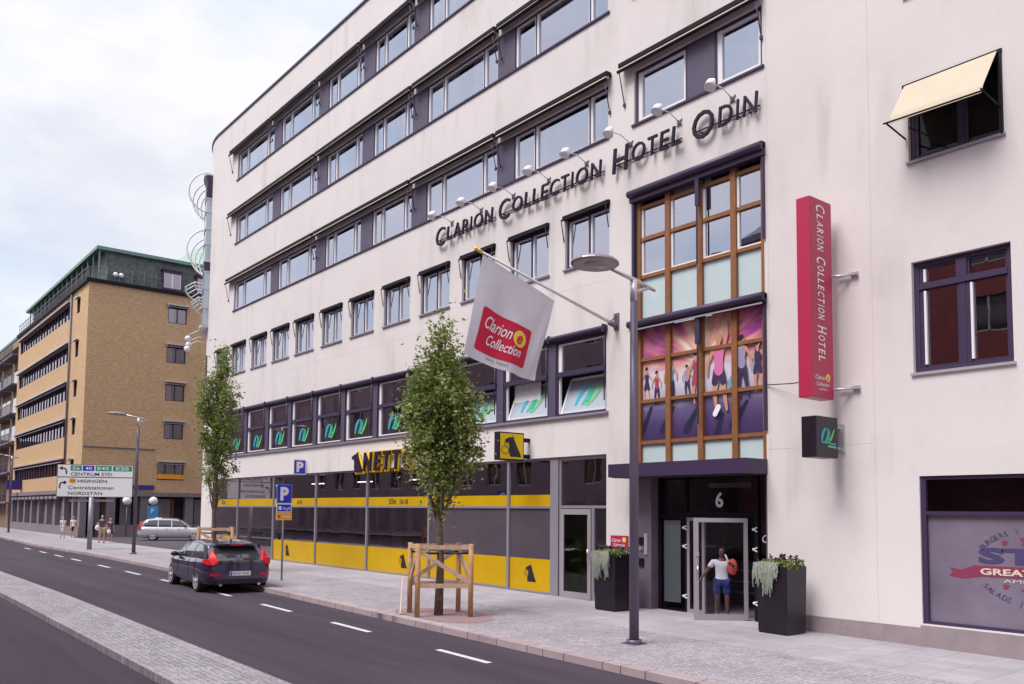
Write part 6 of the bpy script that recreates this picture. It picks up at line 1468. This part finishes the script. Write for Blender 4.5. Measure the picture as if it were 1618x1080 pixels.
        E2 = [('pelvis', 'hpL'), ('pelvis', 'hpR'), ('hpL', 'kL'), ('hpR', 'kR')]+([] if shorts else [('kL', 'zL'), ('kR', 'zR')]); skin('shorts' if shorts else 'trousers', D_, E2, bottom, t)
    D_ = {'a': (0, .02*k_, 1.725*k_, .072*k_), 'b': (0, .045*k_, 1.66*k_, .070*k_)}; E2 = [('a', 'b')]
    if long_hair: D_['c'] = (0, .06*k_, 1.52*k_, .06*k_); D_['d'] = (0, .07*k_, 1.40*k_, .04*k_); E2 += [('b', 'c'), ('c', 'd')]
    skin('hair', D_, E2, hair_m, t)
    m = MB()
    for s_ in (1, -1): m.ball((s_*.028*k_, -.088*k_, 1.645*k_), .009*k_)
    m.ball((0, -.092*k_, 1.585*k_), .016*k_, 0, 8, 6, (1.3, .5, .4)); m.build('face_features', 'hair_dark', t)
    for n_ in 'LR':
        q = JS['ft'+n_]; hq = JS['hl'+n_]; skin('shoe', {'a': (hq[0], hq[1]+.01*k_, hq[2], .040*k_), 'b': (q[0], q[1]+.05*k_, q[2]+.006*k_, .044*k_), 'c': (q[0], q[1]-.03*k_, q[2]-.004*k_, .035*k_)}, [('a', 'b'), ('b', 'c')], shoe, t)
    return t
walk = dict(armL=((.22, .06, 1.14), (.22, -.02, .92)), armR=((-.22, -.02, 1.14), (-.21, -.12, .94)), legL=((.09, -.12, .52), (.09, -.06, .09)), legR=((-.09, .02, .50), (-.09, .22, .12)))
stand = dict(armL=((.24, .02, 1.13), (.24, -.05, .90)), armR=((-.24, .02, 1.13), (-.24, -.05, .90)), legL=((.10, -.01, .50), (.10, .02, .08)), legR=((-.10, -.02, .50), (-.11, .0, .08)))
door_p = dict(armL=((.30, -.10, 1.24), (.20, -.26, 1.34)), armR=((-.31, .02, 1.16), (-.40, -.12, 1.02)), legL=((.10, -.10, .50), (.10, -.12, .08)), legR=((-.10, .03, .50), (-.11, .16, .10)))
person((-12.93, 17.02, gz(-13)), R_(38), 1.68, 'man in white T-shirt and blue shorts standing behind the glass entrance door', 'skin_dark', 'hair_dark', 'cloth_white', 'cloth_blue', door_p).scale = (1.22, 1.2, 1.0)
bag = thing('shoulder_bag', (-12.66, 17.05, 1.15), 'orange and red bag slung over the shoulder of the man at the door', 'bag')
m = MB(); m.ball((-12.64, 17.04, 1.12), .17, 0, 14, 10, (.8, .5, 1.15)); m.build('pouch', 'cloth_red', bag); m = MB(); m.tube([(-12.70, 17.0, 1.2), (-12.80, 16.98, 1.40), (-12.84, 17.08, 1.36)], .022, 6); m.build('strap', 'white', bag)
person((-73.6, 15.0, 0), R_(95), 1.68, 'woman in a white dress walking at the far left of the pavement', 'skin_light', 'hair_blond', 'cloth_white', 'cloth_white', walk, True, True, shoe='cloth_black')
person((-74.9, 16.0, 0), R_(85), 1.70, 'woman in white top and black skirt walking beside the woman in the white dress', 'skin_light', 'hair_dark', 'cloth_white', 'cloth_black', walk, True, True, shoe='cloth_black')
person((-62.6, 15.15, 0), R_(100), 1.90, 'tall man in dark mauve shirt and khaki shorts walking with a white bag', 'skin_light', 'hair_dark', 'cloth_mauve', 'cloth_khaki', walk, shoe='hair_dark')
person((-62.9, 15.75, 0), R_(80), 1.70, 'blond woman in dark clothes walking beside the tall man in khaki shorts', 'skin_light', 'hair_blond', 'cloth_mauve', 'cloth_blue', walk, True)
def small_bag(x, y_, z, r, mm, lab):
    t = thing('hand_bag', (x, y_, z), lab, 'bag', local=True); m = MB(); m.ball((0, 0, 0), r, 0, 10, 8, (.6, .9, 1.1)); m.build('pouch', mm, t); m = MB(); m.tube([(0, -.06, r*.9), (0, 0, r*2.1), (0, .06, r*.9)], .015, 5); m.build('strap', mm, t)
small_bag(-62.45, 14.82, 1.05, .17, 'cloth_white', 'white shoulder bag at the left side of the tall man')
small_bag(-62.2, 15.50, .78, .14, 'cloth_white', 'round white bag held low between the tall man and the blond woman')
